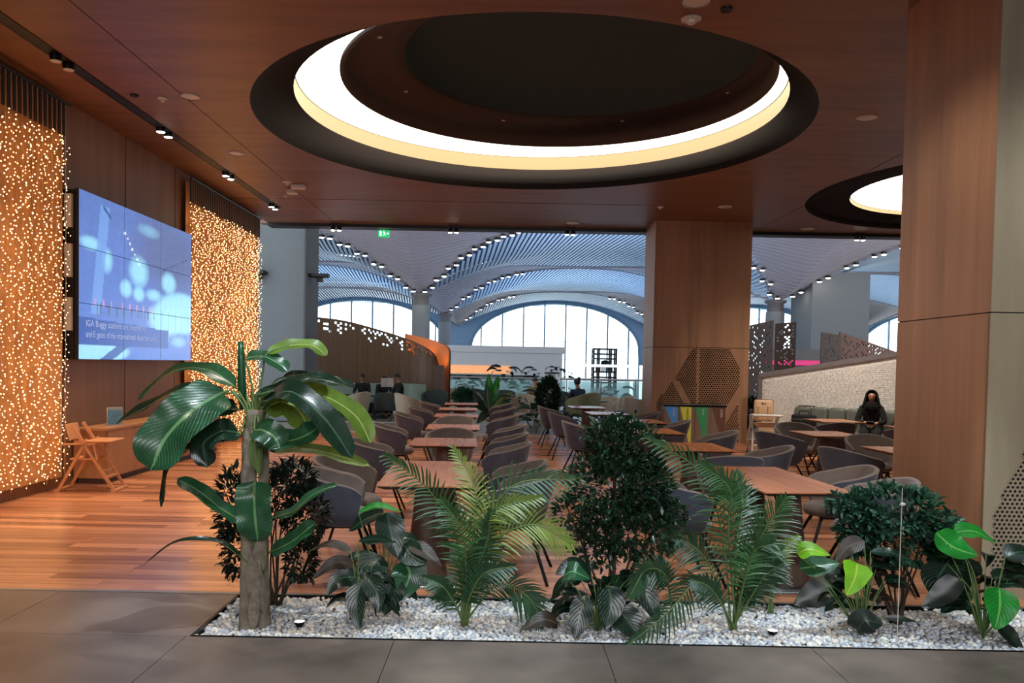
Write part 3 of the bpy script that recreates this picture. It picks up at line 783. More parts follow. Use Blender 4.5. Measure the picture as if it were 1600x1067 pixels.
# pairs at the ceiling edge
for (px, py, lb) in ((527, 353, 'pair of lit spots at the ceiling edge nearest the grey column'), (709, 359, 'pair of lit spots at the ceiling edge above the white kiosk'), (890, 365, 'pair of lit spots at the ceiling edge left of the middle pillar'), (1340, 375, 'pair of lit spots at the ceiling edge right of the middle pillar')):
    p = at(px, py, Y=EDGE-.05)
    t = thing('edge_spotlight', lb, 'spotlight', (p.x, p.y-.12, CZ-.16))
    for d in (-.07, .07):
        MB().lathe([(.05, .0), (.05, .1), (.001, .1)], (d, 0, 0), 12).build('housing', M_blackm, t)
        MB().lathe([(.001, -.02), (.035, -.015), (.05, 0)], (d, 0, 0), 12).build('lens', M_lampon, t)
    MB().b2((-.12, -.03, .1), (.12, .03, .16)).build('mount', M_black, t)
def disc(px, py, r, name, cat, lb, mt=None, bump_=False):
    p = at(px, py, z=CZ)
    t = thing(name, lb, cat, (p.x, p.y, CZ))
    MB().lathe([(.001, -.018), (r*.75, -.018), (r*.92, -.014), (r, 0)], n=24).build('grille', mt or M_white, t, False)
    if bump_: MB().lathe([(.001, -.05), (r*.4, -.045), (r*.5, -.018)], n=16).build('sensor', mt or M_white, t)
    MB().lathe([(r*.93, -.02), (r*1.04, -.016), (r*1.04, 0)], n=24).build('rim', mt or M_white, t)
for a in ((298, 150, .105, 'ceiling_speaker', 'speaker', 'round speaker grille nearest the ring light at left'), (369, 239, .11, 'ceiling_speaker', 'speaker', 'round speaker grille between ceiling track and ring light'),
          (1088, 1, .11, 'ceiling_speaker', 'speaker', 'round speaker cut by the top edge of the photo'), (1355, 183, .12, 'ceiling_speaker', 'speaker', 'round speaker left of the right pillar'),
          (1133, 323, .12, 'ceiling_speaker', 'speaker', 'round speaker above the middle pillar'), (1262, 357, .14, 'ceiling_speaker', 'speaker', 'flat round speaker right of the middle pillar'), (1424, 364, .14, 'ceiling_speaker', 'speaker', 'flat round speaker beside the right exit sign'),
          (895, 348, .13, 'ceiling_speaker', 'speaker', 'round speaker near the ceiling edge at centre')):
    disc(*a)
for a in ((254, 153, .055, 'smoke_detector', 'smoke detector', 'small white smoke detector beside the black ceiling hole'), (1080, 29, .085, 'smoke_detector', 'smoke detector', 'large white detector at the top of the photo'),
          (1429, 188, .06, 'smoke_detector', 'smoke detector', 'small white detector next to the right pillar'), (1032, 323, .055, 'smoke_detector', 'smoke detector', 'small white detector above the left side of the middle pillar'),
          (449, 284, .08, 'smoke_detector', 'smoke detector', 'white detector left of the box shaped ceiling fitting'), (447, 306, .04, 'smoke_detector', 'smoke detector', 'tiny detector near the end of the ceiling track')):
    disc(*a, None, True)
disc(210, 148, .045, 'ceiling_hole', 'ceiling fitting', 'small dark round opening in the ceiling at left', M_black); disc(1135, 13, .05, 'ceiling_hole', 'ceiling fitting', 'small dark round opening in the ceiling at top right', M_black)
p = at(463, 295, z=CZ); t = thing('emergency_light', 'white box shaped emergency light on the ceiling below the ring', 'ceiling fitting', (p.x, p.y, CZ))
MB().rbox((-.07, 0, -.052), (.2, .14, .098), .02).build('box', M_white, t); MB().rbox((.13, -.35, -.04), (.26, .12, .08), .02).build('lamp_bar', M_white, t)

# ================================================================== VIDEO WALL
SX = -5.20; SY0, SY1 = 9.74, 13.22; SZ0, SZ1 = 1.56, 3.64
vw = thing('video_wall', 'large video wall of nine screens showing a blue airport hall', 'screen', (SX, (SY0+SY1)/2, SZ0))
def pic(u, v):
    """flat picture shown on the screens: a bright blue hall, a banner and people"""
    c = [.10+.05*v, .22+.02*v, .68-.08*v]
    def mixc(a, b, f): return [a[i]+(b[i]-a[i])*f for i in range(3)]
    def blob(cx, cy, rx, ry): return max(0, 1-((u-cx)/rx)**2-((v-cy)/ry)**2)
    c = mixc(c, (.12, .22, .55), min(1, .5*blob(.05, 1.0, .5, .3)))
    c = mixc(c, (.14, .18, .38), min(1, 1.2*blob(.78, .78, .45, .35)))
    for (cx, cy, rx, ry, f) in ((.46, .60, .10, .12, 1.2), (.75, .57, .09, .09, 1.3), (.2, .62, .05, .09, 1), (.35, .47, .06, .07, 1.2), (.46, .45, .06, .06, 1.2), (.6, .46, .09, .05, 1), (.9, .36, .30, .17, 2.6), (.72, .3, .2, .14, 1.6), (.08, .70, .09, .05, 1.1), (.55, .9, .12, .05, .5), (.15, .05, .25, .07, 2.6), (.86, .14, .1, .05, .6)):
        c = mixc(c, (.36, .78, 1.0), min(.95, f*blob(cx, cy, rx, ry)))
    n = math.sin(u*47+math.sin(v*31)*2)*math.sin(v*53+math.sin(u*29)*3)
    c = [x*(1+.05*n) for x in c]
    if abs(u-.13-.10*(v-.4)) < .035 and .28 < v < .95: c = mixc(c, (.20, .40, .85), .8)
    # vault lamps
    for k in range(9):
        lx, ly = .34-.0*k+.035*k*.3+.01*k, .83-.03*k
        if k < 7 and abs(u-lx) < .008 and abs(v-ly) < .007: c = [.9, .95, 1]
        lx, ly = .70+.03*k, .66+.015*k
        if abs(u-lx) < .008 and abs(v-ly) < .006: c = [.05, .08, .2]
    if abs(u-.2) < .03 and abs(v-.92+.9*(u-.2)) < .012: c = [.06, .12, .3]
    # crowd line
    if .1 < u < .6 and .27 < v < .37:
        q = math.sin(u*210)+math.sin(u*97)
        if q > .8 and abs(v-.31) < .03+.01*math.sin(u*300): c = [.1, .16, .3]
        if q < -1.2 and v > .33: c = [.75, .3, .55]
    if u > .6 and .14 < v < .36 and abs((u*14) % 1-.5) < .035: c = [.25, .5, .6]
    # banner
    if u < .75 and .085 < v < .255-.05*u: c = [.03, .10, .42]
    if abs(u-.33-(.09-v)*-1.5) < .05 and v < .085: c = [.05, .14, .45]
    return [max(0, min(1, x)) for x in c]
def picmat():
    m, nt, b = nodes('screen picture'); a = nt.nodes.new('ShaderNodeVertexColor'); a.layer_name = 'Col'
    nt.links.new(a.outputs[0], b.inputs['Emission Color']); b.inputs['Emission Strength'].default_value = 1.0
    b.inputs['Base Color'].default_value = (.02, .02, .03, 1); b.inputs['Roughness'].default_value = .2; return m
M_pic = picmat()
W_, H_ = SY1-SY0, SZ1-SZ0
for a in range(3):
    for b_ in range(3):
        nu, nv = 60, 40; g = .0035
        m = MB(); y0 = -W_/2+W_*a/3; z0 = H_*b_/3
        m.grid(lambda u, v: (0, y0+g+(W_/3-2*g)*u, z0+g+(H_/3-2*g)*v), nu, nv)
        me = m.mesh('screen_panel', M_pic); ca = me.color_attributes.new('Col', 'FLOAT_COLOR', 'POINT')
        for i, v in enumerate(me.vertices):
            c = pic((v.co.y+W_/2)/W_, v.co.z/H_); ca.data[i].color = (c[0], c[1], c[2], 1)
        o = bpy.data.objects.new('screen_panel', me); col.objects.link(o); o.parent = vw
        MB().b2((-.05, y0+.001, z0+.001), (-.002, y0+W_/3-.001, z0+H_/3-.001)).build('panel_casing', M_black, o)
MB().b2((-.19, -W_/2-.02, .0), (-.05, W_/2-.02, H_-.02)).build('mounting_frame', M_black, vw)
for z in (.35, 1.0, 1.6): MB().b2((-.15, -W_/2-.06, z), (-.06, -W_/2-.02, z+.4)).build('side_bracket', M_white, vw)
M_txt = mat('screen lettering', srgb(130, 150, 190), .5, emit=(.30, .36, .55, 1), es=1)
for k, s in enumerate(('IGA Buggy stations are located in', 'and E gates of the international departure area')):
    M = Matrix.Translation((.004, -W_/2+.16, H_*(.20-.065*k))) @ Matrix.Rotation(PI/2, 4, 'Z') @ Matrix.Rotation(PI/2, 4, 'X') @ Matrix.Diagonal((.92 if k else 1.05, 1, 1, 1))
    text_part(s, .115, M, M_txt, vw)

# ================================================================== LIGHT CURTAINS
M_drape = mat('gold brown drape', srgb(205, 145, 88), .8, noise=.15, scale=6)
M_draped = mat('dark heading', srgb(62, 54, 50), .85)
M_wire = mat('light string wire', srgb(180, 140, 100), .5)
def bulbmat(name, es, c): return mat(name, srgb(255, 225, 180), .4, emit=c, es=es)
M_bulb = bulbmat('fairy bulb warm', 11, (1, .56, .24, 1))
M_bulbb = bulbmat('fairy bulb blue', 6, (.45, .5, 1, 1))
def light_curtain(Y0, Y1, pitch, label, seed):
    rr = random.Random(seed); X = WX+.16
    t = thing('light_curtain', label, 'light curtain', (X, (Y0+Y1)/2, .12)); cy = (Y0+Y1)/2; H = 4.5; hw = (Y1-Y0)/2
    m = MB(); n = int((Y1-Y0)/.04)
    m.grid(lambda u, v: (-.09+.025*math.sin(u*(Y1-Y0)/pitch*2*PI), -hw+(Y1-Y0)*u, .02+(H-.1)*v), n, 1); m.build('drape', M_drape, t, True)
    MB().tube([(0, -hw, H-.03), (0, hw, H-.03)], .015, 8).build('curtain_rail', M_blackm, t)
    m = MB(); k = int((Y1-Y0)/pitch*1.0)
    for i in range(k):
        y = -hw+pitch*(i+.5); m.b2((-.03, y-.02, H-.42), (-.012, y+.02, H-.03))
    m.build('heading_tapes', M_draped, t)
    b = MB(); bb = MB(); st = None
    for i in range(k):
        y = -hw+pitch*(i+.5)
        z0 = rr.uniform(-.02, .10)
        m = MB(); m.tube([(0, 0, H-.05), (.003, .006, H*.5), (0, -.004, z0)], .0035, 4)
        s = m.build('light_string', M_wire, t, loc=(0, y, 0))
        z = H-.42-rr.random()*.1
        while z > z0:
            q = bb if rr.random() < .006 else b
            r = rr.uniform(.005, .0085); c = (rr.uniform(-.03, .05), y+rr.uniform(-.042, .042), z); 
            q.add([(c[0]+r, c[1], c[2]), (c[0]-r, c[1], c[2]), (c[0], c[1]+r*1.3, c[2]), (c[0], c[1]-r*1.3, c[2]), (c[0], c[1], c[2]+r), (c[0], c[1], c[2]-r)],
                  [(0, 2, 4), (2, 1, 4), (1, 3, 4), (3, 0, 4), (2, 0, 5), (1, 2, 5), (3, 1, 5), (0, 3, 5)])
            z -= rr.uniform(.026, .062)
    tag(b.build('fairy_bulbs', M_bulb, t), kind='stuff'); 
    if bb.v: tag(bb.build('blue_bulbs', M_bulbb, t), kind='stuff')
light_curtain(7.0, 9.62, .095, 'near curtain of warm fairy lights at the left edge of the photo', 3)
light_curtain(13.3, 17.15, .088, 'far curtain of warm fairy lights between video wall and grey column', 4)
# ================================================================== FURNITURE
def shell_mb(W, D, zb, zback, zarm, thick, th_max, flare, inner=False, rim=False, nu=28, nv=7, low=.72):
    """bucket shell wrapping round the back; local front is +Y"""
    tm = R(th_max); m = MB()
    def P(u, v, k):
        th = -tm+2*tm*u; a = abs(th)/tm
        top = zback+(zarm-zback)*(a**1.5)
        if a > .9: top -= (a-.9)/.1*.03
        f = low+(1-low)*(v**.7)
        f *= 1+(flare*v*max(0, math.cos(th)))
        w = (W/2)*f-k; d = (D/2)*f-k
        s, c = math.sin(th), math.cos(th)
        x = w*math.copysign(abs(s)**.8, s); y = -d*math.copysign(abs(c)**.8, c)
        z = zb+(top-zb)*v
        return Vector((x, y, z))
    if rim:
        for (ua, ub) in ((0, 1),):
            m.grid(lambda u, v: P(u, 1, thick*v)+Vector((0, 0, .012*math.sin(PI*v))), nu, 4)
        for u0 in (0, 1): m.grid(lambda u, v, u0=u0: P(u0, u, thick*v), nv, 2)
        return m
    return m.grid(lambda u, v: P(u, v, thick if inner else 0), nu, nv)
def make_chair(outer, inner, label, group, cat='chair', name='dining_chair', armchair=False):
    t = thing(name, label, cat, (0, 0, 0), 0, group)
    if armchair: a = dict(W=.80, D=.74, zb=.26, zback=.78, zarm=.56, thick=.07, th_max=128, flare=.04, low=.86)
    else: a = dict(W=.62, D=.60, zb=.40, zback=.80, zarm=.66, thick=.032, th_max=118, flare=.10, low=.70)
    shell_mb(**a).build('outer_shell', outer, t, True)
    shell_mb(inner=True, **a).build('inner_lining', inner, t, True)
    shell_mb(rim=True, **a).build('rim', inner, t, True)
    zb = a['zb']; w = a['W']*a['low']/2
    MB().lathe([(.001, 0), (w*.95, 0), (w+.01, .03), (w+.0, .07), (w*.8, .095), (.001, .10)], (0, 0.02, zb-.01), 24).build('seat', inner, t, True)
    h = zb-.01
    for sx in (-1, 1):
        for sy in (-1, 1):
            MB().tube([(sx*w*.5, sy*w*.5, h), (sx*w*.62, sy*w*.62, h-.02), (sx*(w+.07), sy*(w+.06), 0)], .0125, 6).build('leg', M_blackm, t)
    MB().tube([(-w*.6, w*.6, h-.015), (w*.6, w*.6, h-.015), (w*.6, -w*.6, h-.015), (-w*.6, -w*.6, h-.015), (-w*.6, w*.6, h-.015)], .01, 5).build('leg_frame', M_blackm, t)
    return t
G_L = 'slate bucket chairs of the left table row'; G_M = 'slate bucket chairs of the middle table row'; G_R = 'slate bucket chairs of the right tables'
chair0 = None
def chair(x, y, face, label, group, s=1.0):
    """face: direction the sitter looks, degrees, 0 = +Y, 90 = -X"""
    global chair0
    if chair0 is None:
        chair0 = make_chair(M_chairo, M_chairi, label, group); chair0.location = (x, y, 0); chair0.rotation_euler = (0, 0, R(face)); return chair0
    return dup(chair0, (x, y, 0), R(face), label, group)
def make_table(W, D, label, group, peds=1, top=None):
    t = thing('dining_table', label, 'table', (0, 0, 0), 0, group)
    m = MB(); z = .75
    vs = [(sx*W/2, sy*D/2, z) for sx, sy in ((-1, -1), (1, -1), (1, 1), (-1, 1))]
    vs += [(sx*W/2, sy*D/2, z-.008) for sx, sy in ((-1, -1), (1, -1), (1, 1), (-1, 1))]
    m.add(vs, [(0, 1, 2, 3), (4, 7, 6, 5), (0, 4, 5, 1), (1, 5, 6, 2), (2, 6, 7, 3), (3, 7, 4, 0)]); m.build('tabletop', top or M_table, t)
    m = MB(); e = .05
    vs = [(sx*W/2, sy*D/2, z-.009) for sx, sy in ((-1, -1), (1, -1), (1, 1), (-1, 1))]+[(sx*(W/2-e), sy*(D/2-e), z-.034) for sx, sy in ((-1, -1), (1, -1), (1, 1), (-1, 1))]
    m.add(vs, [(0, 1, 2, 3), (4, 7, 6, 5), (0, 4, 5, 1), (1, 5, 6, 2), (2, 6, 7, 3), (3, 7, 4, 0)]); m.build('bevelled_underside', M_tedge, t)
    for k in range(peds):
        y = 0 if peds == 1 else (-D/4 if k == 0 else D/4)
        m = MB(); pr_ = [(.165, .012), (.16, .05), (.105, .45), (.085, .68), (.10, .716)]
        m.lathe(pr_, (0, y, 0), 20, capb=True, capt=True); m.v = [(v[0]*1.0, (v[1]-y)*.8+y, v[2]) for v in m.v]
        m.build('pedestal', M_ped, t, True)
        MB().rbox((0, y, .006), (.46, .42, .012), .004, 1).build('base_plate', M_steel, t)
    return t
def place(t, x, y, rz=0): t.location = (x, y, 0); t.rotation_euler = (0, 0, R(rz)); return t
GT = 'wood topped dining tables'
big = place(make_table(.66, 1.42, 'long wood topped table nearest the camera in the left row, behind the feathery palm', GT, 2), -.56, 6.17, 2.2)
tab = place(make_table(.70, .84, 'second table of the left row, partly behind the palm tip', GT), -.63, 8.60, 2)
lt = [(-.66, 10.65, 'third table of the left row, a chair tucked at its far end'), (-.76, 13.0, 'fourth table of the left row'), (-.84, 14.9, 'fifth table of the left row'), (-.88, 16.85, 'farthest table of the left row, before the potted banana plant')]
for (x, y, l) in lt: dup(tab, (x, y, 0), R(2), l, GT)
dup(big, (2.10, 6.2, 0), R(3.5), 'long wood topped table nearest the camera in the middle row, right of the second palm', GT)
for (x, y, l) in ((2.05, 8.6, 'second table of the middle row, behind the palm fronds'), (1.98, 10.6, 'third table of the middle row, before the recycling bins'), (2.15, 12.5, 'small piece of a table just left of the recycling bins, fourth of the middle row'),
                  (1.88, 14.4, 'shiny table reflecting window light, fifth of the middle row'), (1.72, 16.4, 'farthest shiny table of the middle row, reflecting window light')):
    dup(tab, (x, y, 0), R(3), l, GT)
for (x, y, l) in ((4.36, 10.7, 'table in front of the trolley bag, left one of the right group'), (5.62, 13.5, 'table the woman in black sits at'), (4.42, 8.6, 'table cut by the right pillar, nearest of the right group'), (6.35, 12.1, 'far table right of the woman, cut by the pillar')):
    dup(tab, (x, y, 0), R(3), l, GT)
# left row chairs: left side face +X (-90), right side face -X (90)
L_ = [(-1.20, 5.98, -84, 'chair at near left corner of the nearest left row table'), (-1.24, 6.62, -92, 'second chair on the left of the nearest left row table'),
      (-1.30, 8.35, -84, 'chair left of the second left row table'), (-1.42, 10.55, -86, 'chair left of the third left row table'), (-1.45, 12.9, -88, 'chair left of the fourth left row table'),
      (-1.45, 14.8, -88, 'chair left of the fifth left row table'), (-1.45, 16.8, -88, 'chair left of the farthest left row table'),
      (.10, 6.02, 84, 'chair at near right corner of the nearest left row table, behind the palm'), (.06, 6.66, 88, 'second chair on the right of the nearest left row table'),
      (-.02, 8.2, 86, 'large looking chair right of the second left row table'), (-.02, 9.35, 86, 'chair on the right between second and third left row tables'), (.0, 10.7, 86, 'chair right of the third left row table'),
      (-.08, 12.7, 86, 'chair right of the fourth left row table'), (-.08, 14.9, 88, 'chair right of the fifth left row table'), (-.12, 16.7, 88, 'chair right of the farthest left row table'),
      (-.62, 9.5, 180, 'chair at the far end of the second left row table, facing the camera'), (-.72, 11.75, 178, 'chair at the far end of the third left row table, facing the camera')]
for a in L_: chair(*a, G_L)
M_ = [(1.34, 5.98, -84, 'chair left of the long middle row table, behind the second palm'), (2.76, 5.95, 80, 'near right chair at the long middle row table, behind the round bush'), (2.80, 6.68, 84, 'far right chair at the long middle row table'),
      (2.72, 8.35, 80, 'chair right of the second middle row table'), (2.15, 7.55, 0, 'chair between first and second middle row tables, seen from behind'), (2.72, 10.3, 82, 'chair in front of the recycling bins, right of the third middle row table'),
      (2.55, 12.2, 82, 'chair right of the fourth middle row table, at the bins left end'), (2.5, 14.3, 84, 'chair right of the fifth middle row table'),
      (1.18, 11.5, -86, 'nearest chair of three behind the dark round bush top'), (1.10, 13.7, -86, 'middle chair of three left of the shiny tables'), (1.0, 15.6, -86, 'farthest chair of three left of the shiny tables')]
for a in M_: chair(*a, G_M)
R_ = [(3.62, 10.3, -62, 'chair left of the table in front of the trolley bag, legs visible'), (3.68, 8.35, -66, 'chair right of the round bush, back to the camera'), (4.55, 9.75, 172, 'chair between the two front right tables, taupe inside showing'),
      (4.35, 11.75, 176, 'taupe looking chair behind the table in front of the trolley bag'), (5.2, 12.5, 4, 'chair facing the woman in black across her table'), (5.75, 11.3, -30, 'chair left of the far table cut by the pillar'), (5.2, 8.9, 160, 'chair behind the right pillar edge at the nearest right table')]
for a in R_: chair(*a, G_R)

# bench and tiled wall
W0 = Vector((5.30, 16.3, 0)); WD = Vector((.735, -.678, 0)); WN = Vector((-.678, -.735, 0)); L_w = 4.6
ang = math.atan2(WD.y, WD.x)
def wz(l): return 1.45+.175*l
t = thing('half_wall', 'pale tiled half wall with grey sloping cap behind the bench', 'wall', (W0.x, W0.y, 0), ang); t['kind'] = 'structure'
m = MB(); m.add([(0, 0, 0), (L_w, 0, 0), (L_w, 0, wz(L_w)), (0, 0, wz(0)), (0, .16, 0), (L_w, .16, 0), (L_w, .16, wz(L_w)), (0, .16, wz(0))], [(0, 1, 2, 3), (4, 7, 6, 5), (0, 3, 7, 4), (1, 5, 6, 2), (3, 2, 6, 7), (0, 4, 5, 1)])
m.build('wall_body', M_whitewall, t)
m = MB(); m.beam((-.06, .08, wz(0)+.02), (L_w, .08, wz(L_w)+.02), .24, .09, (0, 0, 1)); m.build('wall_cap', M_greyd, t)
MB().b2((-.08, -.03, 0), (0, .19, wz(0)+.02)).build('end_trim', M_greyd, t)
# relief tiles: small uneven tiles
tm_ = MB(); rr = random.Random(6); z = .02
M_relief = mat('relief tile', srgb(228, 224, 216), .32, noise=.04, scale=6)
while z < 2.2:
    x = .01+rr.random()*.05
    while x < L_w-.1:
        w = rr.uniform(.07, .13)
        if z+.05 < wz(x)-.05: tm_.box((x+w/2, -.004-rr.random()*.006, z+.02), (w-.006, .012, .036), M=Matrix.Rotation(rr.uniform(-.10, .10), 3, 'X') @ Matrix.Rotation(rr.uniform(-.05, .05), 3, 'Z'))
        x += w
    z += .04
tag(tm_.build('relief_tiles', M_relief, t), kind='stuff')
t = thing('banquette_bench', 'long grey green channelled leather bench along the tiled wall', 'bench', (W0.x+WD.x*.75+WN.x*.03, W0.y+WD.y*.75+WN.y*.03, 0), ang)
n = 11; sw = .33
for i in range(n):
    x = sw*i
    m = MB(); m.rbox((x+sw/2, -.11, .64), (sw-.008, .17, .50), .06, 3); m.build('back_cushion', M_bench, t, True)
m = MB(); m.rbox((sw*n/2, -.38, .42), (sw*n, .50, .12), .035, 3); m.build('seat_cushion', M_bench, t, True)
MB().b2((0.02, -.58, 0), (sw*n-.02, -.05, .36)).build('plinth', M_ped, t)

# wooden high chair near the cabinet
t = thing('wooden_high_chair', 'folding pale wood high chair standing before the low cabinet', 'high chair', (-4.93, 9.52, 0), R(6))
for sy in (-.17, .17):
    MB().beam((-.30, sy, .015), (.02, sy, .62), .035, .02, (0, 1, 0)).build('leg', M_pine, t)
    MB().beam((.33, sy, .015), (-.16, sy, .80), .035, .02, (0, 1, 0)).build('leg', M_pine, t)
    MB().beam((-.26, sy, .56), (.14, sy, .58), .02, .05, (0, 1, 0)).build('armrest', M_pine, t)
    MB().beam((.1, sy, .56), (.14, sy, .38), .02, .04, (0, 1, 0)).build('tray_support', M_pine, t)
MB().b2((-.34, -.20, 0), (-.28, .20, .025)).build('foot_bar', M_pine, t)
MB().b2((.30, -.20, 0), (.36, .20, .025)).build('foot_bar', M_pine, t)
MB().rbox((.16, 0, .60), (.30, .44, .02), .006, 1).build('tray', M_pine, t)
MB().rbox((-.04, 0, .385), (.28, .32, .02), .006, 1).build('seat', M_pine, t)
m = MB(); m.rbox((-.2, 0, .70), (.022, .32, .20), .008, 1, M=Matrix.Rotation(-.25, 3, 'Y')); m.build('backrest', M_pine, t)
MB().rbox((-.02, 0, .46), (.02, .30, .16), .006, 1).build('front_board', M_pine, t)
MB().beam((.235, -.17, .17), (.235, .17, .17), .06, .018).build('footrest', M_pine, t)
for z in (.25,): MB().beam((.20, -.17, z), (.20, .17, z), .03, .015).build('rung', M_pine, t)
# low cabinet
t = thing('low_cabinet', 'long low pale wood cabinet under the video wall', 'cabinet', (-5.17, 12.0, 0))
MB().b2((-.20, -2.05, .07), (.20, 2.0, .67)).build('body', M_cab, t)
MB().b2((-.17, -2.0, 0), (.14, 1.98, .07)).build('plinth', M_ped, t)
MB().b2((-.22, -2.08, .67), (.23, 2.03, .70)).build('top_board', M_cab, t)
for i in range(5):
    MB().b2((.20, -2.03+.80*i+.004, .08), (.218, -2.03+.80*(i+1)-.004, .665)).build('door', M_cab, t)
t = thing('leaflet_stand', 'small clear stand with a blue leaflet on the low cabinet', 'stand', (-5.1, 10.45, .70), R(40))
M_acr = mat('acrylic', (.8, .95, 1, 1), .05, trans=.7); MB().b2((-.10, -.03, 0), (.10, .04, .012)).build('foot', M_acr, t)
MB().rbox((0, .0, .125), (.19, .012, .23), .004, 1).build('holder', M_acr, t)
MB().b2((-.085, -.013, .02), (.085, -.008, .20)).build('leaflet', mat('leaflet blue', srgb(90, 140, 165), .6, noise=.3, scale=12), t)
t = thing('leaflet_stack', 'small pale stack of leaflets on the far end of the low cabinet', 'leaflets', (-5.1, 12.6, .70), R(20))
for i in range(3): MB().box((0, 0, .006+.012*i), (.15, .21, .01), rz=.1*i).build('leaflet', M_white, t)

# recycling station
bx0, bx1 = at(1038, 650, Y=16.35).x, at(1135, 650, Y=16.35).x; bw = bx1-bx0
t = thing('recycling_station', 'four part steel recycling bin with blue, yellow, green and brown wedges', 'recycling bins', ((bx0+bx1)/2, 16.6, 0))
M_bsteel = mat('bin steel', srgb(150, 130, 116), .3, metal=.55)
ft = -.22
h = bw/2
for i in range(4):
    MB().b2((-h+bw/4*i+.003, ft, .05), (-h+bw/4*(i+1)-.003, .2, .80)).build('bin_front', M_bsteel, t)
MB().b2((-h+.01, ft+.02, 0), (h-.01, .19, .05)).build('plinth', M_black, t)
MB().b2((-h-.01, ft-.01, .80), (h+.01, .21, .845)).build('lid', M_blackm, t)
MB().b2((-h-.012, ft-.014, .835), (h+.012, ft, .85)).build('lid_edge', M_steel, t)
cols = [srgb(75, 150, 225), srgb(205, 205, 70), srgb(45, 145, 90), srgb(96, 62, 46)]
words_ = ['KAĞIT', 'PLASTİK', 'CAM', 'DİĞER']
for i in range(4):
    x = -h+bw/4*i; m = MB(); a = bw/4*(.02 if i < 3 else 0); b = bw/4*(.76 if i else .86)
    zt, zb_ = .795, (.33 if i in (0,) else .06)
    if i == 3: a, b = bw/4*.05, bw/4*.95
    pts = [(x+a, zt), (x+b, zt), (x+b, zb_), (x+b-.045, zb_)]
    m.add([(p[0], ft-.002, p[1]) for p in pts]+[(p[0], ft+.001, p[1]) for p in pts], [(0, 1, 2, 3), (0, 4, 5, 1), (1, 5, 6, 2), (3, 2, 6, 7), (0, 3, 7, 4)])
    m.build('colour_wedge', mat('wedge %d' % i, cols[i], .5), t)
    Mx = Matrix.Translation((x+b-.10, ft-.005, .76)) @ Matrix.Rotation(PI/2, 4, 'X') @ Matrix.Rotation(-PI/2, 4, 'Z')
    text_part(words_[i], .058, Mx, M_tedge if i == 1 else M_white, t)
for i in range(4): MB().rbox((-h+bw/4*(i+.5), 0, .848), (.18, .2, .012), .004, 1).build('opening', M_black, t)

# plastic high chair
t = thing('plastic_high_chair', 'white and tan plastic high chair at the end of the tiled wall', 'high chair', (4.93, 15.0, 0), R(-8))
M_pl = mat('high chair plastic', srgb(205, 198, 188), .4); M_pad = mat('high chair padding', srgb(206, 170, 134), .6, noise=.04)
for sx in (-.25, .25):
    MB().tube([(sx, -.28, .03), (sx*.96, -.2, .45), (sx*.9, 0, .72)], .02, 8).build('leg', M_pl, t)
    MB().tube([(sx, .28, .03), (sx*.96, .16, .45), (sx*.9, .02, .72)], .02, 8).build('leg', M_pl, t)
    MB().rbox((sx*.98, -.02, .62), (.05, .1, .26), .015).build('height_bracket', M_pl, t)
    MB().rbox((sx*.98, -.28, .03), (.05, .07, .06), .012).build('wheel', M_greywall, t)
    MB().rbox((sx*.98, .28, .03), (.05, .07, .06), .012).build('wheel', M_greywall, t)
m = MB(); m.rbox((0, .08, .82), (.36, .06, .42), .05, 3); m.build('padded_backrest', M_pad, t, True)
m = MB(); m.rbox((0, -.08, .56), (.36, .34, .07), .03, 3); m.build('padded_seat', M_pad, t, True)
m = MB(); m.rbox((0, -.24, .42), (.30, .05, .22), .02, 3); m.build('leg_pad', M_pad, t, True)
m = MB(); m.rbox((0, -.22, .74), (.54, .28, .035), .015, 2); m.build('tray', M_pl, t)
for sx in (-.09, .09): MB().rbox((sx, .04, .78), (.05, .03, .26), .01).build('strap', mat('strap', srgb(196, 160, 120), .7) if sx < 0 else MATS['strap'], t)
m = MB(); m.rbox((0, -.26, .18), (.44, .08, .03), .01); m.build('footrest', M_pl, t)
for z, y in ((.95, .048), (.42, -.268)):
    m = MB(); m.ico((-.03, y, z), .022, 1, (1.2, .1, 1)); m.ico((.02, y, z-.005), .018, 1, (1.6, .1, .7)); m.build('printed_emblem', M_ped, t)

# trolley case with laptop bag
t = thing('trolley_case', 'black trolley case with raised steel handle by the bench', 'suitcase', (5.60, 14.75, 0), R(-38))
MB().rbox((0, 0, .26), (.36, .22, .42), .03).build('case_body', M_black, t)
for sx in (-.13, .13):
    MB().tube([(sx, .09, .45), (sx, .09, .92)], .008, 6).build('handle_tube', M_steel, t)
    MB().rbox((sx, 0, .025), (.03, .05, .05), .01).build('wheel', M_blackm, t)
MB().rbox((0, .09, .93), (.30, .03, .03), .01).build('handle_grip', M_steel, t)
t = thing('laptop_bag', 'soft black laptop bag resting on the trolley case', 'bag', (5.57, 14.70, .48), R(-38))
m = MB(); m.rbox((0, -.02, .15), (.44, .14, .30), .045, 3); m.build('bag_body', M_clothk, t, True)
MB().tube([(-.09, -.02, .29), (-.08, -.02, .36), (.08, -.02, .36), (.09, -.02, .29)], .012, 6).build('carry_handle', M_black, t)
MB().rbox((0, -.10, .12), (.36, .02, .18), .008, 1).build('front_pocket', M_clothk, t)
MB().beam((-.21, -.11, .21), (.21, -.11, .21), .004, .012).build('zip', M_greyd, t)

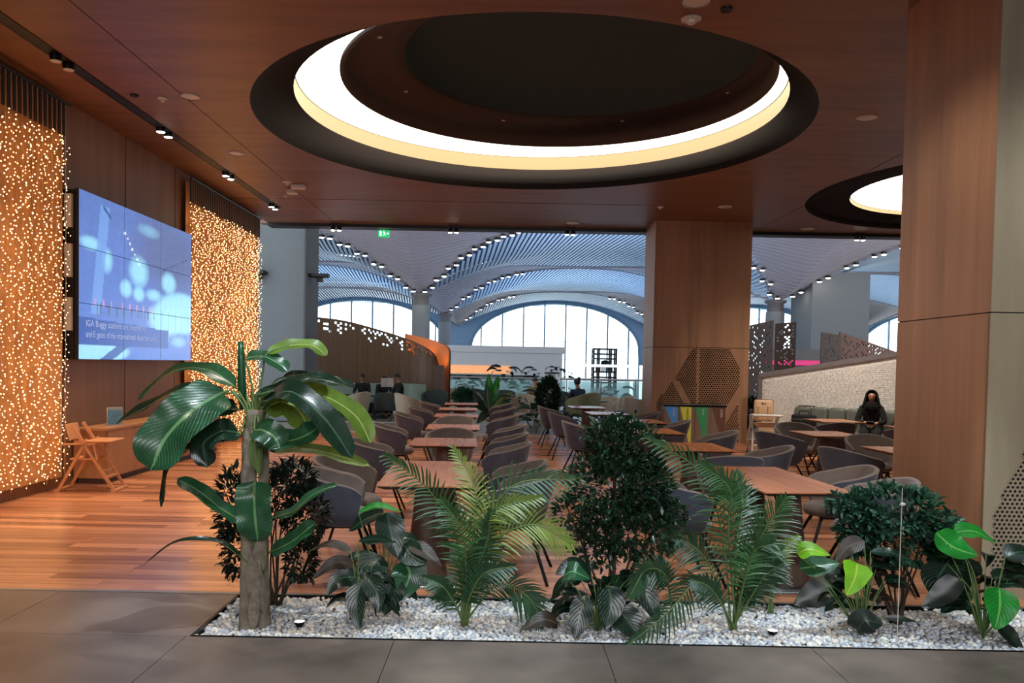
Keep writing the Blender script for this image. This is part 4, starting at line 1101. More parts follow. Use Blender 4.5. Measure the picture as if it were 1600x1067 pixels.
# ------------------------------------------------------------------ people
def skin_obj(name, pts, edges, mt, parent, sub=2, root=0):
    """continuous surface grown around a skeleton: pts = [(x,y,z,rx,ry)]"""
    bm = bmesh.new(); lay = bm.verts.layers.skin.verify(); vs = []
    for i, p in enumerate(pts):
        v = bm.verts.new(p[:3]); v[lay].radius = (p[3], p[4] if len(p) > 4 else p[3]); v[lay].use_root = (i == root); vs.append(v)
    for a, b in edges: bm.edges.new((vs[a], vs[b]))
    me = bpy.data.meshes.new(name); bm.to_mesh(me); bm.free(); me.materials.append(mt)
    o = bpy.data.objects.new(name, me); col.objects.link(o); o.parent = parent
    s = o.modifiers.new('skin', 'SKIN'); s.use_smooth_shade = True
    u = o.modifiers.new('smooth', 'SUBSURF'); u.levels = sub; u.render_levels = sub
    return o
def chain(pts, edges, new, start=None):
    k = start
    for p in new:
        pts.append(p); i = len(pts)-1
        if k is not None: edges.append((k, i))
        k = i
    return k
def hand(pts, edges, wrist, pos, d, side):
    """palm and five fingers, curled; d = forward unit, side=+1 thumb towards +x"""
    pos = Vector(pos); d = Vector(d).normalized(); x = d.cross(Vector((0, 0, 1))).normalized(); dn = Vector((0, 0, -1))
    palm = pos+d*.06; pts.append((*palm, .032, .016)); pi = len(pts)-1; edges.append((wrist, pi))
    for k, (o, ln) in enumerate(((-.027, .052), (-.009, .066), (.009, .07), (.027, .062))):
        b = palm+d*.03+x*o
        chain(pts, edges, [(*b, .0095), (*(b+d*ln*.5-dn*-.01), .0085), (*(b+d*ln*.85+dn*.028), .007)], pi)
    b = pos+d*.025-x*.03*side
    chain(pts, edges, [(*b, .012), (*(b+d*.03-x*.018*side+dn*.012), .0095), (*(b+d*.055-x*.012*side+dn*.025), .008)], pi)
def person(label, loc, rz, skin, top, trousers, hair='short', s=1.0, lean=.05, head_down=.03, female=False, handpos=((-.13, .34, .72), (.12, .34, .72)), robe=False, seat=.46):
    t = thing('person', label, 'person', loc, rz); t.scale = (s, s, s)
    sz = seat
    pel = (0, 0, sz+.09); pts = [(*pel, .135, .10)]; E = []
    a = chain(pts, E, [(0, -.02+lean*.3, sz+.26, .125, .09), (0, lean*.6, sz+.44, .145, .095)], 0)
    ch = a
    nk = chain(pts, E, [(0, lean, sz+.55, .065, .055), (0, lean+.01, sz+.62, .05, .05)], ch)
    hc = Vector((0, lean+head_down+.015, sz+.735))
    hd = chain(pts, E, [(hc.x, hc.y-.002, hc.z-.055, .060, .066), (hc.x, hc.y, hc.z, .074, .088), (hc.x, hc.y-.012, hc.z+.06, .060, .072)], nk)
    arms = []
    for sx in (-1, 1):
        hp = Vector(handpos[0 if sx < 0 else 1]); sh = Vector((sx*(.17 if female else .19), lean, sz+.50)); el = Vector((sx*.25, lean+.10, sz+.24))
        k = chain(pts, E, [(*sh, .052), (*((sh+el)/2), .044), (*el, .038), (*((el+hp)/2), .034), (*hp, .025)], ch)
        hand(pts, E, k, hp, (hp-el).normalized()*1.0+Vector((0, 0, -.2)), 1 if sx < 0 else -1)
        arms.append((sh, el, hp))
    for sx in (-1, 1):
        chain(pts, E, [(sx*.09, .02, sz+.06, .085), (sx*.10, .22, sz+.06, .075), (sx*.10, .44, sz+.03, .058), (sx*.10, .45, sz-.18, .052), (sx*.10, .42, .08, .038), (sx*.10, .46, .04, .04, .03), (sx*.10, .56, .03, .035, .022)], 0)
    skin_obj('body', pts, E, skin, t, 2)
    # face details
    fy = hc.y+.088
    for sx in (-1, 1):
        MB().ico((sx*.03, fy-.016, hc.z+.012), .011, 1).build('eye', M_hair, t)
        MB().rbox((sx*.03, fy-.010, hc.z+.036), (.034, .008, .006), .002, 1).build('eyebrow', M_hair, t)
        if hair != 'hijab': MB().ico((sx*.077, hc.y-.005, hc.z), .024, 1, (.4, .7, 1.2)).build('ear', skin, t)
    m = MB(); m.add([(0, fy+.012, hc.z-.020), (-.015, fy-.012, hc.z-.024), (.015, fy-.012, hc.z-.024), (0, fy-.008, hc.z+.022), (0, fy-.01, hc.z-.032)], [(0, 3, 1), (0, 2, 3), (0, 1, 4), (0, 4, 2)]); m.build('nose', skin, t)
    MB().ico((0, fy-.016, hc.z-.046), .02, 1, (1.2, .5, .4)).build('mouth', M_lip, t)
    # clothes
    cp = [(0, 0, sz+.08, .155, .12)]; ce = []
    c2 = chain(cp, ce, [(0, -.02+lean*.3, sz+.26, .145, .11), (0, lean*.6, sz+.44, .18, .135)], 0)
    chain(cp, ce, [(0, lean*.9, sz+.52, .12, .11), (0, lean, sz+.585, .075, .072)], c2)
    for (sh, el, hp) in arms:
        q = el.lerp(hp, .82); chain(cp, ce, [(*sh, .07), (*((sh+el)/2), .06), (*el, .054), (*q, .042)], c2)
    skin_obj('robe' if robe else 'jacket', cp, ce, top, t, 2)
    tp = [(0, 0, sz+.07, .15, .12)]; te = []
    for sx in (-1, 1):
        r = 1.25 if robe else 1
        chain(tp, te, [(sx*.09, .02, sz+.06, .105*r), (sx*.10, .22, sz+.06, .092*r), (sx*.10, .44, sz+.03, .075*r), (sx*.10, .455, sz-.18, .068*r), (sx*.10, .43, .10, .055*r)], 0)
        MB().rbox((sx*.10, .50, .035), (.085, .24, .07), .02).build('shoe', M_black, t)
    skin_obj('skirt' if robe else 'trousers', tp, te, trousers, t, 2)
    if hair == 'hijab':
        m = MB()
        def hf(u, v):  # hood open towards the face, falling on the shoulders
            th = PI/2+.86+(2*PI-1.72)*u
            if v < .55:
                q = v/.55; r = .108+.0*q; z = hc.z+.115*math.cos(q*PI*.55)+.0; rad = .118*math.sin(min(1, q*1.0+.02)*PI*.55)
                return (rad*math.cos(th)*.92, hc.y-.028+rad*1.08*math.sin(th), z)
            q = (v-.55)/.45; rad = .116+.02*q*q+.015*q; z = hc.z-.018-.20*q
            return (rad*math.cos(th)*(1+.18*q), hc.y*(1-q)+lean*q-.012+rad*.85*math.sin(th), z)
        m.grid(hf, 26, 14); h = m.build('headscarf', top, t, True); so = h.modifiers.new('thickness', 'SOLIDIFY'); so.thickness = .012
        m = MB()
        def bib(u, v):
            th = PI/2-.9+1.8*u; q = v; rad = .098+.05*q
            return (rad*1.05*math.cos(th), lean+head_down*(1-q)+rad*.95*math.sin(th)-.0, hc.z-.105-.11*q)
        m.grid(bib, 10, 6); h = m.build('scarf_front', top, t, True); so = h.modifiers.new('thickness', 'SOLIDIFY'); so.thickness = .012
    else:
        m = MB()
        def hr(u, v):
            th = 2*PI*u; fr = max(0, math.sin(th)); q = v*(.50+.14*(1-fr)) if hair == 'short' else v*(.5+.35*(1-fr))
            a = q*PI; return (.084*math.sin(a)*math.cos(th), hc.y-.008+.100*math.sin(a)*math.sin(th), hc.z+.012+.092*math.cos(a))
        m.grid(hr, 20, 8); m.build('hair', M_hair, t, True)
        if hair == 'bun': MB().ico((0, hc.y-.08, hc.z+.10), .05, 1).build('hair_bun', M_hair, t)
    return t
pos = W0+WD*2.28+WN*.42
wm = person('woman in black robe and headscarf sitting on the bench, looking down at a phone', (pos.x, pos.y, 0), R(137+16), M_skin, M_clothk, M_clothk, 'hijab', .93, .08, .05, True, ((-.07, .31, .72), (.06, .31, .72)), True, .50)
q = Matrix.Rotation(R(153), 3, 'Z') @ Vector((0, .40, 0))*.93
t = thing('phone', 'small phone held by the woman in black', 'phone', (pos.x+q.x, pos.y+q.y, .685), R(153))
m = MB(); m.rbox((0, 0, 0), (.14, .075, .009), .003, 1, M=Matrix.Rotation(.6, 3, 'X')); m.build('phone_body', M_blackm, t)
t = thing('shoulder_bag', 'black shoulder bag with strap lying on the bench beside the woman', 'bag', (pos.x+WD.x*.52, pos.y+WD.y*.52, .485), ang)
m = MB(); m.rbox((0, 0, .11), (.34, .14, .22), .05, 3); m.build('bag_body', M_clothk, t, True)
MB().tube(catmull([(-.14, 0, .19), (-.10, .02, .40), (.05, .03, .46), (.14, 0, .36), (.14, 0, .19)], 14), .011, 6).build('shoulder_strap', M_black, t)
MB().rbox((.02, -.07, .16), (.05, .012, .03), .004, 1).build('buckle', M_steel, t)

# lounge armchairs of the middle distance
G_A = 'lounge armchairs of the far seating area'
def recolor(root, mo):
    for c in root.children:
        if c.name.split('.')[0] in ('outer_shell', 'inner_lining', 'rim', 'seat'):
            c.data = c.data.copy(); c.data.materials.clear(); c.data.materials.append(mo)
    return root
ac = {}
def armchair(kind, x, y, face, label, s=1.0):
    mt = {'tan': M_tan, 'olive': M_olive, 'green': M_dgreen}[kind]
    if kind not in ac:
        ac[kind] = make_chair(mt, mt, label, G_A, 'armchair', 'armchair', True); o = ac[kind]; o.location = (x, y, 0); o.rotation_euler = (0, 0, R(face)); o.scale = (s,)*3
        return o
    return dup(ac[kind], (x, y, 0), R(face), label, G_A, s)
def pxg(px, Y): return (px-787)/F*Y+.019*(569-600)*Y/F
for (k, px, Y, f, l, s) in (('tan', 556, 21.6, 60, 'tan armchair right of the banana leaves, before the seated men', 1), ('tan', 641, 21.2, -60, 'tan armchair left of the farthest left row tables', 1), ('green', 606, 22.4, 0, 'dark green armchair with its back to the camera, before the seated men', .95),
                            ('tan', 815, 20.5, 160, 'tan armchair right of the potted banana plant', 1.05), ('olive', 912, 21.0, 40, 'round olive armchair the man in navy leans on', 1.15), ('tan', 838, 22.5, 200, 'pale armchair left of the dark potted shrub', .95),
                            ('tan', 949, 23.2, 150, 'tan armchair right of the olive one', .9), ('tan', 975, 24.0, 120, 'second tan armchair right of the olive one', .9), ('tan', 1003, 21.0, -60, 'tan armchair partly behind the middle pillar', 1.0),
                            ('tan', 712, 27.4, 180, 'tan armchair under the orange glowing screen end', .95), ('green', 672+8, 24.2, 170, 'dark armchair beside the glowing screen end', 1), ('green', 700+40, 25.5, 170, 'dark armchair behind the potted banana plant', 1),
                            ('green', 787, 25, 170, 'dark armchair before the glass balustrade', 1), ('green', 880, 27.3, 190, 'dark armchair beside the steel drum', .9), ('tan', 800, 24, 150, 'tan armchair in the far seating group', .85)):
    armchair(k, pxg(px, Y), Y, f, l, s)
def round_tbl(px, Y, label):
    t = thing('side_table', label, 'table', (pxg(px, Y), Y, 0))
    MB().lathe([(.001, .60), (.30, .60), (.32, .615), (.32, .63), (.001, .63)], n=24).build('tabletop', M_blackm, t)
    MB().lathe([(.001, 0), (.2, 0), (.19, .015), (.03, .03), (.025, .6)], n=20).build('pedestal', M_blackm, t)
round_tbl(586, 22.9, 'dark round table among the seated men'); round_tbl(536, 23.2, 'dark round table left of the seated men'); round_tbl(935, 22.2, 'small round table right of the man in navy'); round_tbl(860, 23.6, 'small round table left of the man in navy')
# curved sage bench along the timber screen
t = thing('curved_bench', 'long sage green curved bench before the dark wood screen', 'bench', (-4.3, 24.6, 0))
bp_ = catmull([(-2.7, -.5, 0), (-1.2, .1, 0), (0.2, .5, 0), (1.3, .55, 0), (1.9, .1, 0)], 30)
def bench(o1, o2, z0, z1):
    m = MB(); V = []
    for i, p in enumerate(bp_):
        d = (bp_[min(i+1, 30)]-bp_[max(i-1, 0)]).normalized(); n = Vector((d.y, -d.x, 0)); V += [p+n*o1+Vector((0, 0, z0)), p+n*o2+Vector((0, 0, z0)), p+n*o2+Vector((0, 0, z1)), p+n*o1+Vector((0, 0, z1))]
    m.add(V, [(i*4+k, i*4+(k+1) % 4, i*4+4+(k+1) % 4, i*4+4+k) for i in range(30) for k in range(4)]+[(0, 3, 2, 1), (120, 121, 122, 123)]); return m
bench(0, .16, .4, .93).build('backrest', M_sage, t); bench(.12, .62, .34, .46).build('seat', M_sage, t); bench(.1, .55, 0, .34).build('plinth', M_blackm, t)
# people far away
person('person in dark jacket sitting leftmost of the three on the green bench', (pxg(568, 23.9), 23.9, 0), R(175), M_skind, M_clothk, M_clothk, 'short', .95)
person('bald headed man in black, rightmost of the three, reading', (pxg(626, 23.2), 23.2, 0), R(115), M_skind, M_clothk, M_clothk, 'short', .98)
person('person in black in the middle of the three, holding a paper', (pxg(600, 24.0), 24.0, 0), R(200), M_skin, M_clothk, M_clothk, 'short', .92)
t = thing('newspaper', 'white paper held between the three seated people', 'newspaper', (pxg(606, 23.3), 23.25, .86), R(20))
m = MB(); m.box((-.09, 0, .14), (.2, .008, .26), rz=.4); m.box((.09, 0, .14), (.2, .008, .26), rz=-.4); m.build('pages', M_clothw, t)
person('man in navy jacket sitting in the olive armchair', (pxg(906, 21.3), 21.3, 0), R(35), M_skind, M_clothn, M_clothk, 'bun', 1.0, seat=.42)
person('person in khaki sitting left of the dark potted shrub', (pxg(836, 22.6), 22.8, 0), R(200), M_skin, M_clothg, M_clothk, 'short', .95)
# ================================================================== PLANTER
BX0, BX1, BY0, BY1 = -1.77, 5.6, 4.54, 5.375
bed = thing('pebble_bed', 'floor level planting bed filled with white pebbles', 'planting bed', (1.9, 4.95, 0))
def rel(m, name, mt, parent, smooth=False): return relp(m, name, mt, parent, (1.9, 4.95, 0), smooth)
rel(MB().b2((BX0, BY0, -.14), (BX1, BY1, -.05)), 'gravel_base', M_greyd, bed)
for a, b in (((BX0, BY0, -.14), (BX1, BY0+.008, .006)), ((BX0, BY1-.008, -.14), (BX1, BY1, .006)), ((BX0, BY0, -.14), (BX0+.008, BY1, .006))):
    rel(MB().b2(a, b), 'metal_edging', M_blackm, bed)
rr = random.Random(21)
protos = []
for k in range(8):
    bm = bmesh.new(); bmesh.ops.create_icosphere(bm, subdivisions=1, radius=1)
    vs = []
    ax = Vector((1, rr.uniform(.68, .9), rr.uniform(.5, .68)))
    for v in bm.verts:
        n = v.co.normalized(); q = 1+.16*math.sin(3*n.x+k)*math.cos(2.3*n.y+k*2); vs.append(Vector((n.x*ax.x, n.y*ax.y, n.z*ax.z))*q)
    fs = [tuple(l.vert.index for l in f.loops) for f in bm.faces]; bm.free(); protos.append((vs, fs))
pm_ = []
for k, (vs, fs) in enumerate(protos):
    m = MB(); m.add([v*.0225 for v in vs], fs); pm_.append(m.mesh('pebble', M_peb[k % 4], True))
cand = []
y = BY0+.02
while y < BY1-.015:
    x = BX0+.025+rr.random()*.02
    while x < 3.9:
        cand.append((x+rr.uniform(-.008, .008), y+rr.uniform(-.006, .006))); x += rr.uniform(.027, .038)
    y += .0255
MBs = [MB() for _ in range(4)]; npart = 0
for (x, y) in cand:
    s = rr.uniform(.75, 1.25); z = -.016+rr.uniform(-.007, .009)+.010*math.sin(x*3)*math.sin(y*9)
    rot = Euler((rr.uniform(-.5, .5), rr.uniform(-.5, .5), rr.uniform(0, 6.3)))
    k = rr.randrange(8)
    if y < 4.595 and x < 3.2 and npart < 298:
        o = bpy.data.objects.new('pebble', pm_[k]); col.objects.link(o); o.parent = bed; o.location = (x-1.9, y-4.95, z); o.rotation_euler = rot; o.scale = (s, s, s); npart += 1
    else:
        R3 = rot.to_matrix(); vs, fs = protos[k]
        MBs[k % 4].add([(R3 @ v)*.0225*s+Vector((x, y, z)) for v in vs], fs)
for k in range(4): tag(rel(MBs[k], 'pebbles', M_peb[k], bed, True), kind='stuff')
for (px, py, lb) in ((468, 974, 'lit little garden spot in the pebbles right of the banana trunk'), (1207, 988, 'little black garden spot in the pebbles right of the second palm')):
    p = at(px, py, z=.015); t = thing('garden_spot', lb, 'spotlight', (p.x, p.y, 0))
    m = MB(); m.lathe([(.001, 0), (.022, 0), (.03, .02), (.03, .03)], n=16, capb=False); m.build('housing', M_blackm, t, True)
    MB().lathe([(.001, .029), (.024, .029), (.03, .027)], n=16).build('lens', M_lampon, t)

# ------------------------------------------------------------------ leaf tools
def wprof(kind):
    if kind == 'banana': return lambda t: (min(1, t/.12)**.6)*(1-max(0, (t-.72)/.28)**2.2)**.5 if t < 1 else 0
    if kind == 'broad': return lambda t: max(0, math.sin(PI*min(1, t**.62)))**.75
    if kind == 'heart': return lambda t: max(0, (1-t)**.62)*min(1, .55+t*4)
    if kind == 'lance': return lambda t: max(0, math.sin(PI*t**.75))
    return lambda t: max(0, math.sin(PI*t))
def blade(m, spine, width, face, kind='broad', n=14, cup=.25, ripple=0.0, seed=0, nu=6, petiole=0.0):
    pts = catmull(spine, n); face = Vector(face).normalized(); f = wprof(kind); rs = random.Random(seed); ph = rs.random()*6
    rows = []; prev = None
    for i, p in enumerate(pts):
        d = (pts[min(i+1, n)]-pts[max(i-1, 0)]).normalized(); s = d.cross(face)
        if s.length < .15: s = prev if prev is not None else d.orthogonal()
        s = s.normalized()
        if prev is not None and s.dot(prev) < 0: s = -s
        if prev is not None: s = (s+prev*1.2).normalized()
        prev = s; nn = s.cross(d).normalized(); t = i/n
        w = width/2*f(t)
        row = []
        for j in range(nu+1):
            a = -1+2*j/nu
            off = nn*(cup*w*abs(a)**1.3)+nn*(ripple*width*.5*abs(a)*math.sin(t*17+ph+(2 if a > 0 else 0)))
            row.append(p+s*a*w+off)
        rows.append(row)
    V = [q for r_ in rows for q in r_]; fs = []; us = []
    for i in range(n):
        for j in range(nu):
            a = i*(nu+1)+j; fs.append((a, a+1, a+nu+2, a+nu+1))
            us.append([(j/nu, i/n), ((j+1)/nu, i/n), ((j+1)/nu, (i+1)/n), (j/nu, (i+1)/n)])
    m.add(V, fs, us); return m
def leafobj(parent, off, spine, width, face, mt, kind='broad', cup=.25, ripple=.0, seed=0, n=14, stalk=None, stalk_mt=None, name='leaf', stalk_r=.006):
    m = MB(); blade(m, spine, width, face, kind, n, cup, ripple, seed)
    m.v = [(v[0]-off[0], v[1]-off[1], v[2]-off[2]) for v in m.v]
    o = m.build(name, mt, parent, True)
    if stalk:
        m = MB(); m.tube(catmull([Vector(q)-Vector(off) for q in stalk], 8), [stalk_r*(1-.05*i) for i in range(9)], 5); m.build('leaf_stalk', stalk_mt or M_stem, o, True)
    return o
def frond(parent, off, spine, width, mt, seed=0, n=36, up=(0, -1, .45), droop=.30, name='frond', start=.25, stalk_mt=None, leafw=.0145):
    """palm frond: curved midrib with two rows of narrow leaflets"""
    rs = random.Random(seed); pts = catmull(spine, n); m = MB(); up = Vector(up).normalized()
    for i, p in enumerate(pts):
        t = i/n
        if t < start: continue
        q = (t-start)/(1-start)
        d = (pts[min(i+1, n)]-pts[max(i-1, 0)]).normalized(); s = d.cross(up)
        if s.length < .1: s = Vector((1, 0, 0))
        s.normalize(); L = width*(.35+.65*math.sin(PI*min(1, q*.82+.14)))*(1-.45*q*q)
        for sg in (-1, 1):
            for sub in (0,):
                pp = p.lerp(pts[min(i+1, n)], sub)
                ax = (d*(.55+.55*q)+s*sg*(1.0-.35*q)+up*.22*rs.uniform(.2, 1.3)+Vector((rs.uniform(-.08, .08), rs.uniform(-.08, .08), rs.uniform(-.08, .08)))).normalized()
                l = L*1.1*rs.uniform(.85, 1.1); e = []
                for k in range(4):
                    u = k/3; e.append(pp+ax*l*u+Vector((0, 0, -droop*l*u*u)))
                wv = ax.cross(up); wv = wv.normalized() if wv.length > .1 else s
                tw = (wv*.8+up*.35*sg).normalized()
                W = [leafw*.35, leafw*.5, leafw*.4, .0006]
                V = []
                for k in range(4): V += [e[k]-tw*W[k], e[k]+tw*W[k]]
                m.add(V, [(0, 1, 3, 2), (2, 3, 5, 4), (4, 5, 7, 6)], [[(.3, 0), (.7, 0), (.7, .3), (.3, .3)]]*3)
    m.v = [(v[0]-off[0], v[1]-off[1], v[2]-off[2]) for v in m.v]
    o = m.build(name, mt, parent, True)
    m = MB(); m.tube([q-Vector(off) for q in pts], [.0065*(1-.8*i/n)+.001 for i in range(n+1)], 5); m.build('midrib', stalk_mt or M_stem, o, True)
    return o
def foliage(pts_fn, count, size, seed, whorl=1, kind=.42, upb=.3):
    """many small leaves, as one mesh"""
    rs = random.Random(seed); m = MB()
    for i in range(count):
        p, out = pts_fn(rs); out = Vector(out).normalized()
        for w in range(whorl):
            d = (out+Vector((rs.gauss(0, .55), rs.gauss(0, .55), rs.gauss(0, .45)+upb))).normalized()
            s = d.cross(Vector((rs.gauss(0, .3), rs.gauss(0, .3), 1))); s = s.normalized() if s.length > .1 else Vector((1, 0, 0))
            nn = s.cross(d); l = size*rs.uniform(.7, 1.25); h = l*kind*.5
            a = Vector(p); mid = a+d*l*.5; tip = a+d*l-nn*l*.12
            V = [a, mid-s*h+nn*h*.35, mid, mid+s*h+nn*h*.35, tip, a+d*l*.22-s*h*.62+nn*h*.2, a+d*l*.22+s*h*.62+nn*h*.2, a+d*l*.8-s*h*.62, a+d*l*.8+s*h*.62]
            m.add(V, [(0, 2, 1, 5), (0, 6, 3, 2), (2, 4, 7, 1), (2, 3, 8, 4)], [[(.5, 0), (.5, .5), (.2, .5), (.3, .2)], [(.5, 0), (.7, .2), (.8, .5), (.5, .5)], [(.5, .5), (.5, 1), (.3, .8), (.2, .5)], [(.5, .5), (.8, .5), (.7, .8), (.5, 1)]])
    return m

# ------------------------------------------------------------------ banana plant
def A(px, py, Y): return at(px, py, Y=Y)
Yb = 4.76
o0 = A(394, 984, Yb); o0.z = 0
bt = thing('banana_plant', 'tall artificial banana plant with a fibrous double trunk at the left of the bed', 'plant', o0)
def sub(parent, off, m, name, mt, smooth=True):
    m.v = [(v[0]-off[0], v[1]-off[1], v[2]-off[2]) for v in m.v]; return m.build(name, mt, parent, smooth)
def trunk(pts, rs_, seed, n=14):
    m = MB(); P = catmull(pts, 22); rr_ = random.Random(seed); V = []
    for i, p in enumerate(P):
        t = i/22; k = t*(len(rs_)-1); a = int(min(k, len(rs_)-2)); r = rs_[a]+(rs_[a+1]-rs_[a])*(k-a)
        ringf = 1+.07*((i % 4) == 0)
        for j in range(n):
            th = 2*PI*j/n; q = r*ringf*(1+.10*math.sin(j*5+seed)+rr_.uniform(-.04, .04)); V.append((p.x+q*math.cos(th), p.y+q*math.sin(th), p.z))
    m.add(V, [(i*n+j, i*n+(j+1) % n, (i+1)*n+(j+1) % n, (i+1)*n+j) for i in range(22) for j in range(n)]+[tuple(range(22*n, 23*n))]); return m
sub(bt, o0, trunk([A(388, 988, Yb), A(389, 880, Yb), A(388, 760, Yb), A(391, 690, Yb), A(398, 640, Yb)], [.056, .050, .044, .046, .052], 1), 'trunk', M_trunk)
sub(bt, o0, trunk([A(411, 988, Yb+.02), A(409, 900, Yb+.02), A(409, 800, Yb+.03), A(412, 720, Yb+.03), A(410, 660, Yb+.02)], [.045, .04, .036, .03, .022], 2), 'trunk', M_trunk)
for i, (x0, y0, x1, y1, w) in enumerate(((402, 940, 392, 860, 24), (404, 900, 412, 820, 22), (396, 985, 402, 900, 18), (414, 960, 405, 880, 18))):  # dead sheaths
    m = MB(); blade(m, [A(x0, y0, Yb-.06), A((x0+x1)/2, (y0+y1)/2, Yb-.09), A(x1, y1, Yb-.10)], w*Yb/F, (0, -1, .1), 'lance', 8, .5); sub(bt, o0, m, 'dry_sheath', M_trunk)
for i, (x, y, x2) in enumerate(((404, 855, 398), (408, 850, 418), (405, 700, 418), (398, 690, 425))):
    m = MB(); blade(m, [A(x, y+45, Yb-.06), A(x, y, Yb-.08), A(x2, y-50, Yb-.05)], 14*Yb/F, (0, -1, .1), 'lance', 8, .5); sub(bt, o0, m, 'green_sheath', M_stem)
m = MB(); m.tube([A(380, 640, Yb), A(378, 600, Yb), A(377, 560, Yb), A(376, 534, Yb)], [.022, .026, .022, .016], 10); sub(bt, o0, m, 'rolled_leaf', M_banana)
cr = A(400, 640, Yb)
BL = [ # spine pixels, depth offsets, width px, material, face
    ([(350, 612), (302, 640), (258, 685), (236, 735)], (-.05, -.22, -.30, -.34), 74, M_banana, (.25, -.75, .6)),
    ([(368, 606), (326, 578), (272, 580), (216, 624)], (.1, .25, .38, .42), 34, M_banana, (0, -.6, 1)),
    ([(352, 614), (290, 607), (232, 634), (181, 662)], (.0, .10, .12, .10), 30, M_bananad, (0, -.5, 1)),
    ([(375, 680), (318, 690), (268, 722), (252, 792)], (-.05, -.12, -.2, -.2), 26, M_bananad, (-.6, -.6, .5)),
    ([(374, 676), (345, 674), (318, 694), (324, 730)], (-.08, -.16, -.2, -.2), 40, M_bananad, (0, -.7, .5)),
    ([(372, 640), (330, 640), (290, 660), (258, 668)], (.15, .25, .3, .3), 36, M_bananad, (0, -.8, .6)),
    ([(384, 562), (408, 556), (432, 566), (450, 580)], (.02, .04, .02, .0), 27, M_banana, (0, -.6, .8)),
    ([(418, 552), (452, 540), (488, 540), (511, 556)], (.05, .1, .12, .12), 26, M_bananay, (0, -.7, .9)),
    ([(400, 618), (440, 606), (492, 592), (543, 604)], (-.02, -.02, .0, .05), 34, M_bananad, (0, -.5, 1)),
    ([(410, 628), (455, 612), (508, 655), (550, 716)], (-.06, -.2, -.28, -.32), 42, M_bananad, (.2, -.7, .7)),
    ([(452, 612), (505, 618), (556, 650), (579, 692)], (.1, .2, .26, .28), 40, M_bananay, (.1, -.7, .7)),
    ([(412, 640), (440, 628), (466, 640), (482, 668)], (.05, .08, .1, .1), 52, M_bananay, (.1, -.9, .4)),
    ([(425, 706), (470, 700), (522, 710), (578, 728)], (.1, .2, .3, .3), 26, M_bananay, (0, -.7, .8)),
    ([(406, 680), (432, 690), (470, 684), (503, 664)], (-.1, -.16, -.2, -.18), 44, M_banana, (0, -.7, .8)),
    ([(398, 672), (410, 672), (428, 682), (438, 700)], (-.12, -.2, -.22, -.22), 40, M_banana, (.1, -.9, .5)),
    ([(399, 752), (397, 775), (399, 812), (403, 845)], (-.14, -.17, -.18, -.16), 54, M_banana, (0, -1, .1)),
    ([(378, 815), (346, 795), (312, 768), (277, 748)], (-.05, -.1, -.14, -.12), 30, M_banana, (.2, -.5, .8)),
    ([(384, 876), (345, 846), (276, 846), (220, 886)], (-.05, -.12, -.2, -.22), 10, M_bananad, (0, -.5, 1)),
    ([(424, 862), (450, 850), (474, 832), (494, 816)], (-.1, -.15, -.18, -.18), 30, M_banana, (-.3, -.7, .6)),
    ([(424, 810), (456, 800), (490, 772), (527, 757)], (-.02, .02, .05, .08), 19, M_banana, (-.3, -.6, .7)),
    ([(440, 590), (480, 585), (520, 592), (556, 605)], (.15, .2, .3, .35), 24, M_bananad, (0, -.5, 1)),
]
for i, (px, dy, w, mt, fc) in enumerate(BL):
    sp_ = [A(x, y, Yb+d) for (x, y), d in zip(px, dy)]
    mid = sp_[0].lerp(cr, .5) if i not in (15, 16, 17, 18, 19) else sp_[0]
    root = cr if i not in (15, 16, 17, 18, 19) else A(400 if i < 18 else 410, px[0][1]+30, Yb)
    leafobj(bt, o0, sp_, w*Yb/F, fc, mt, 'banana' if i not in (17,) else 'lance', .22, .10, i, 20, [root+Vector((0, 0, -.03)), root.lerp(sp_[0], .6)+Vector((0, 0, .03)), sp_[0], sp_[1]], M_stem, stalk_r=.008)
for i in range(9):   # arching stalks in the crown
    a = -1.2+.3*i; m = MB(); b = A(400+a*6, 690, Yb-.03); m.tube(catmull([b, A(400+a*14, 640, Yb-.06+.02*i), A(402+a*32, 612, Yb-.05+.03*i)], 8), [.008]*9, 5); sub(bt, o0, m, 'crown_stalk', M_stem)

# ------------------------------------------------------------------ dark shrubs and round bushes
def ellip(c, r, shell=.55):
    def f(rs):
        while True:
            d = Vector((rs.gauss(0, 1), rs.gauss(0, 1), rs.gauss(0, 1)))
            if d.length > .1: break
        d.normalize(); q = shell+(1-shell)*rs.random()**.6
        return (c[0]+d.x*r[0]*q, c[1]+d.y*r[1]*q, c[2]+d.z*r[2]*q), (d.x, d.y, d.z)
    return f
def multi(fs, ws):
    def f(rs): return rs.choices(fs, ws)[0](rs)
    return f
def bush(name, label, base, blobs, count, size, mt, seed, stems, whorl=1, kind=.42, smt=None, stem_r=.008, spread=.03):
    t = thing(name, label, 'plant', (base.x, base.y, 0)); off = (base.x, base.y, 0)
    fs = [ellip(c, r) for c, r in blobs]; ws = [r[0]*r[2] for c, r in blobs]
    m = foliage(multi(fs, ws), count, size, seed, whorl, kind); o = sub(t, off, m, 'foliage', mt); tag(o, kind='stuff')
    rs = random.Random(seed)
    for i in range(stems):
        c, r = blobs[i % len(blobs)]
        b = Vector((base.x+rs.uniform(-spread, spread), base.y+rs.uniform(-spread, spread), 0))
        e = Vector((c[0]+rs.uniform(-.5, .5)*r[0], c[1]+rs.uniform(-.5, .5)*r[1], c[2]+rs.uniform(-.2, .5)*r[2]))
        mid = b.lerp(e, .5)+Vector((rs.uniform(-.03, .03), rs.uniform(-.03, .03), 0))
        m = MB(); m.tube(catmull([b, mid, e], 8), [stem_r*(1-.07*k) for k in range(9)], 5); sub(t, off, m, 'stem', smt or M_stemd)
    return t
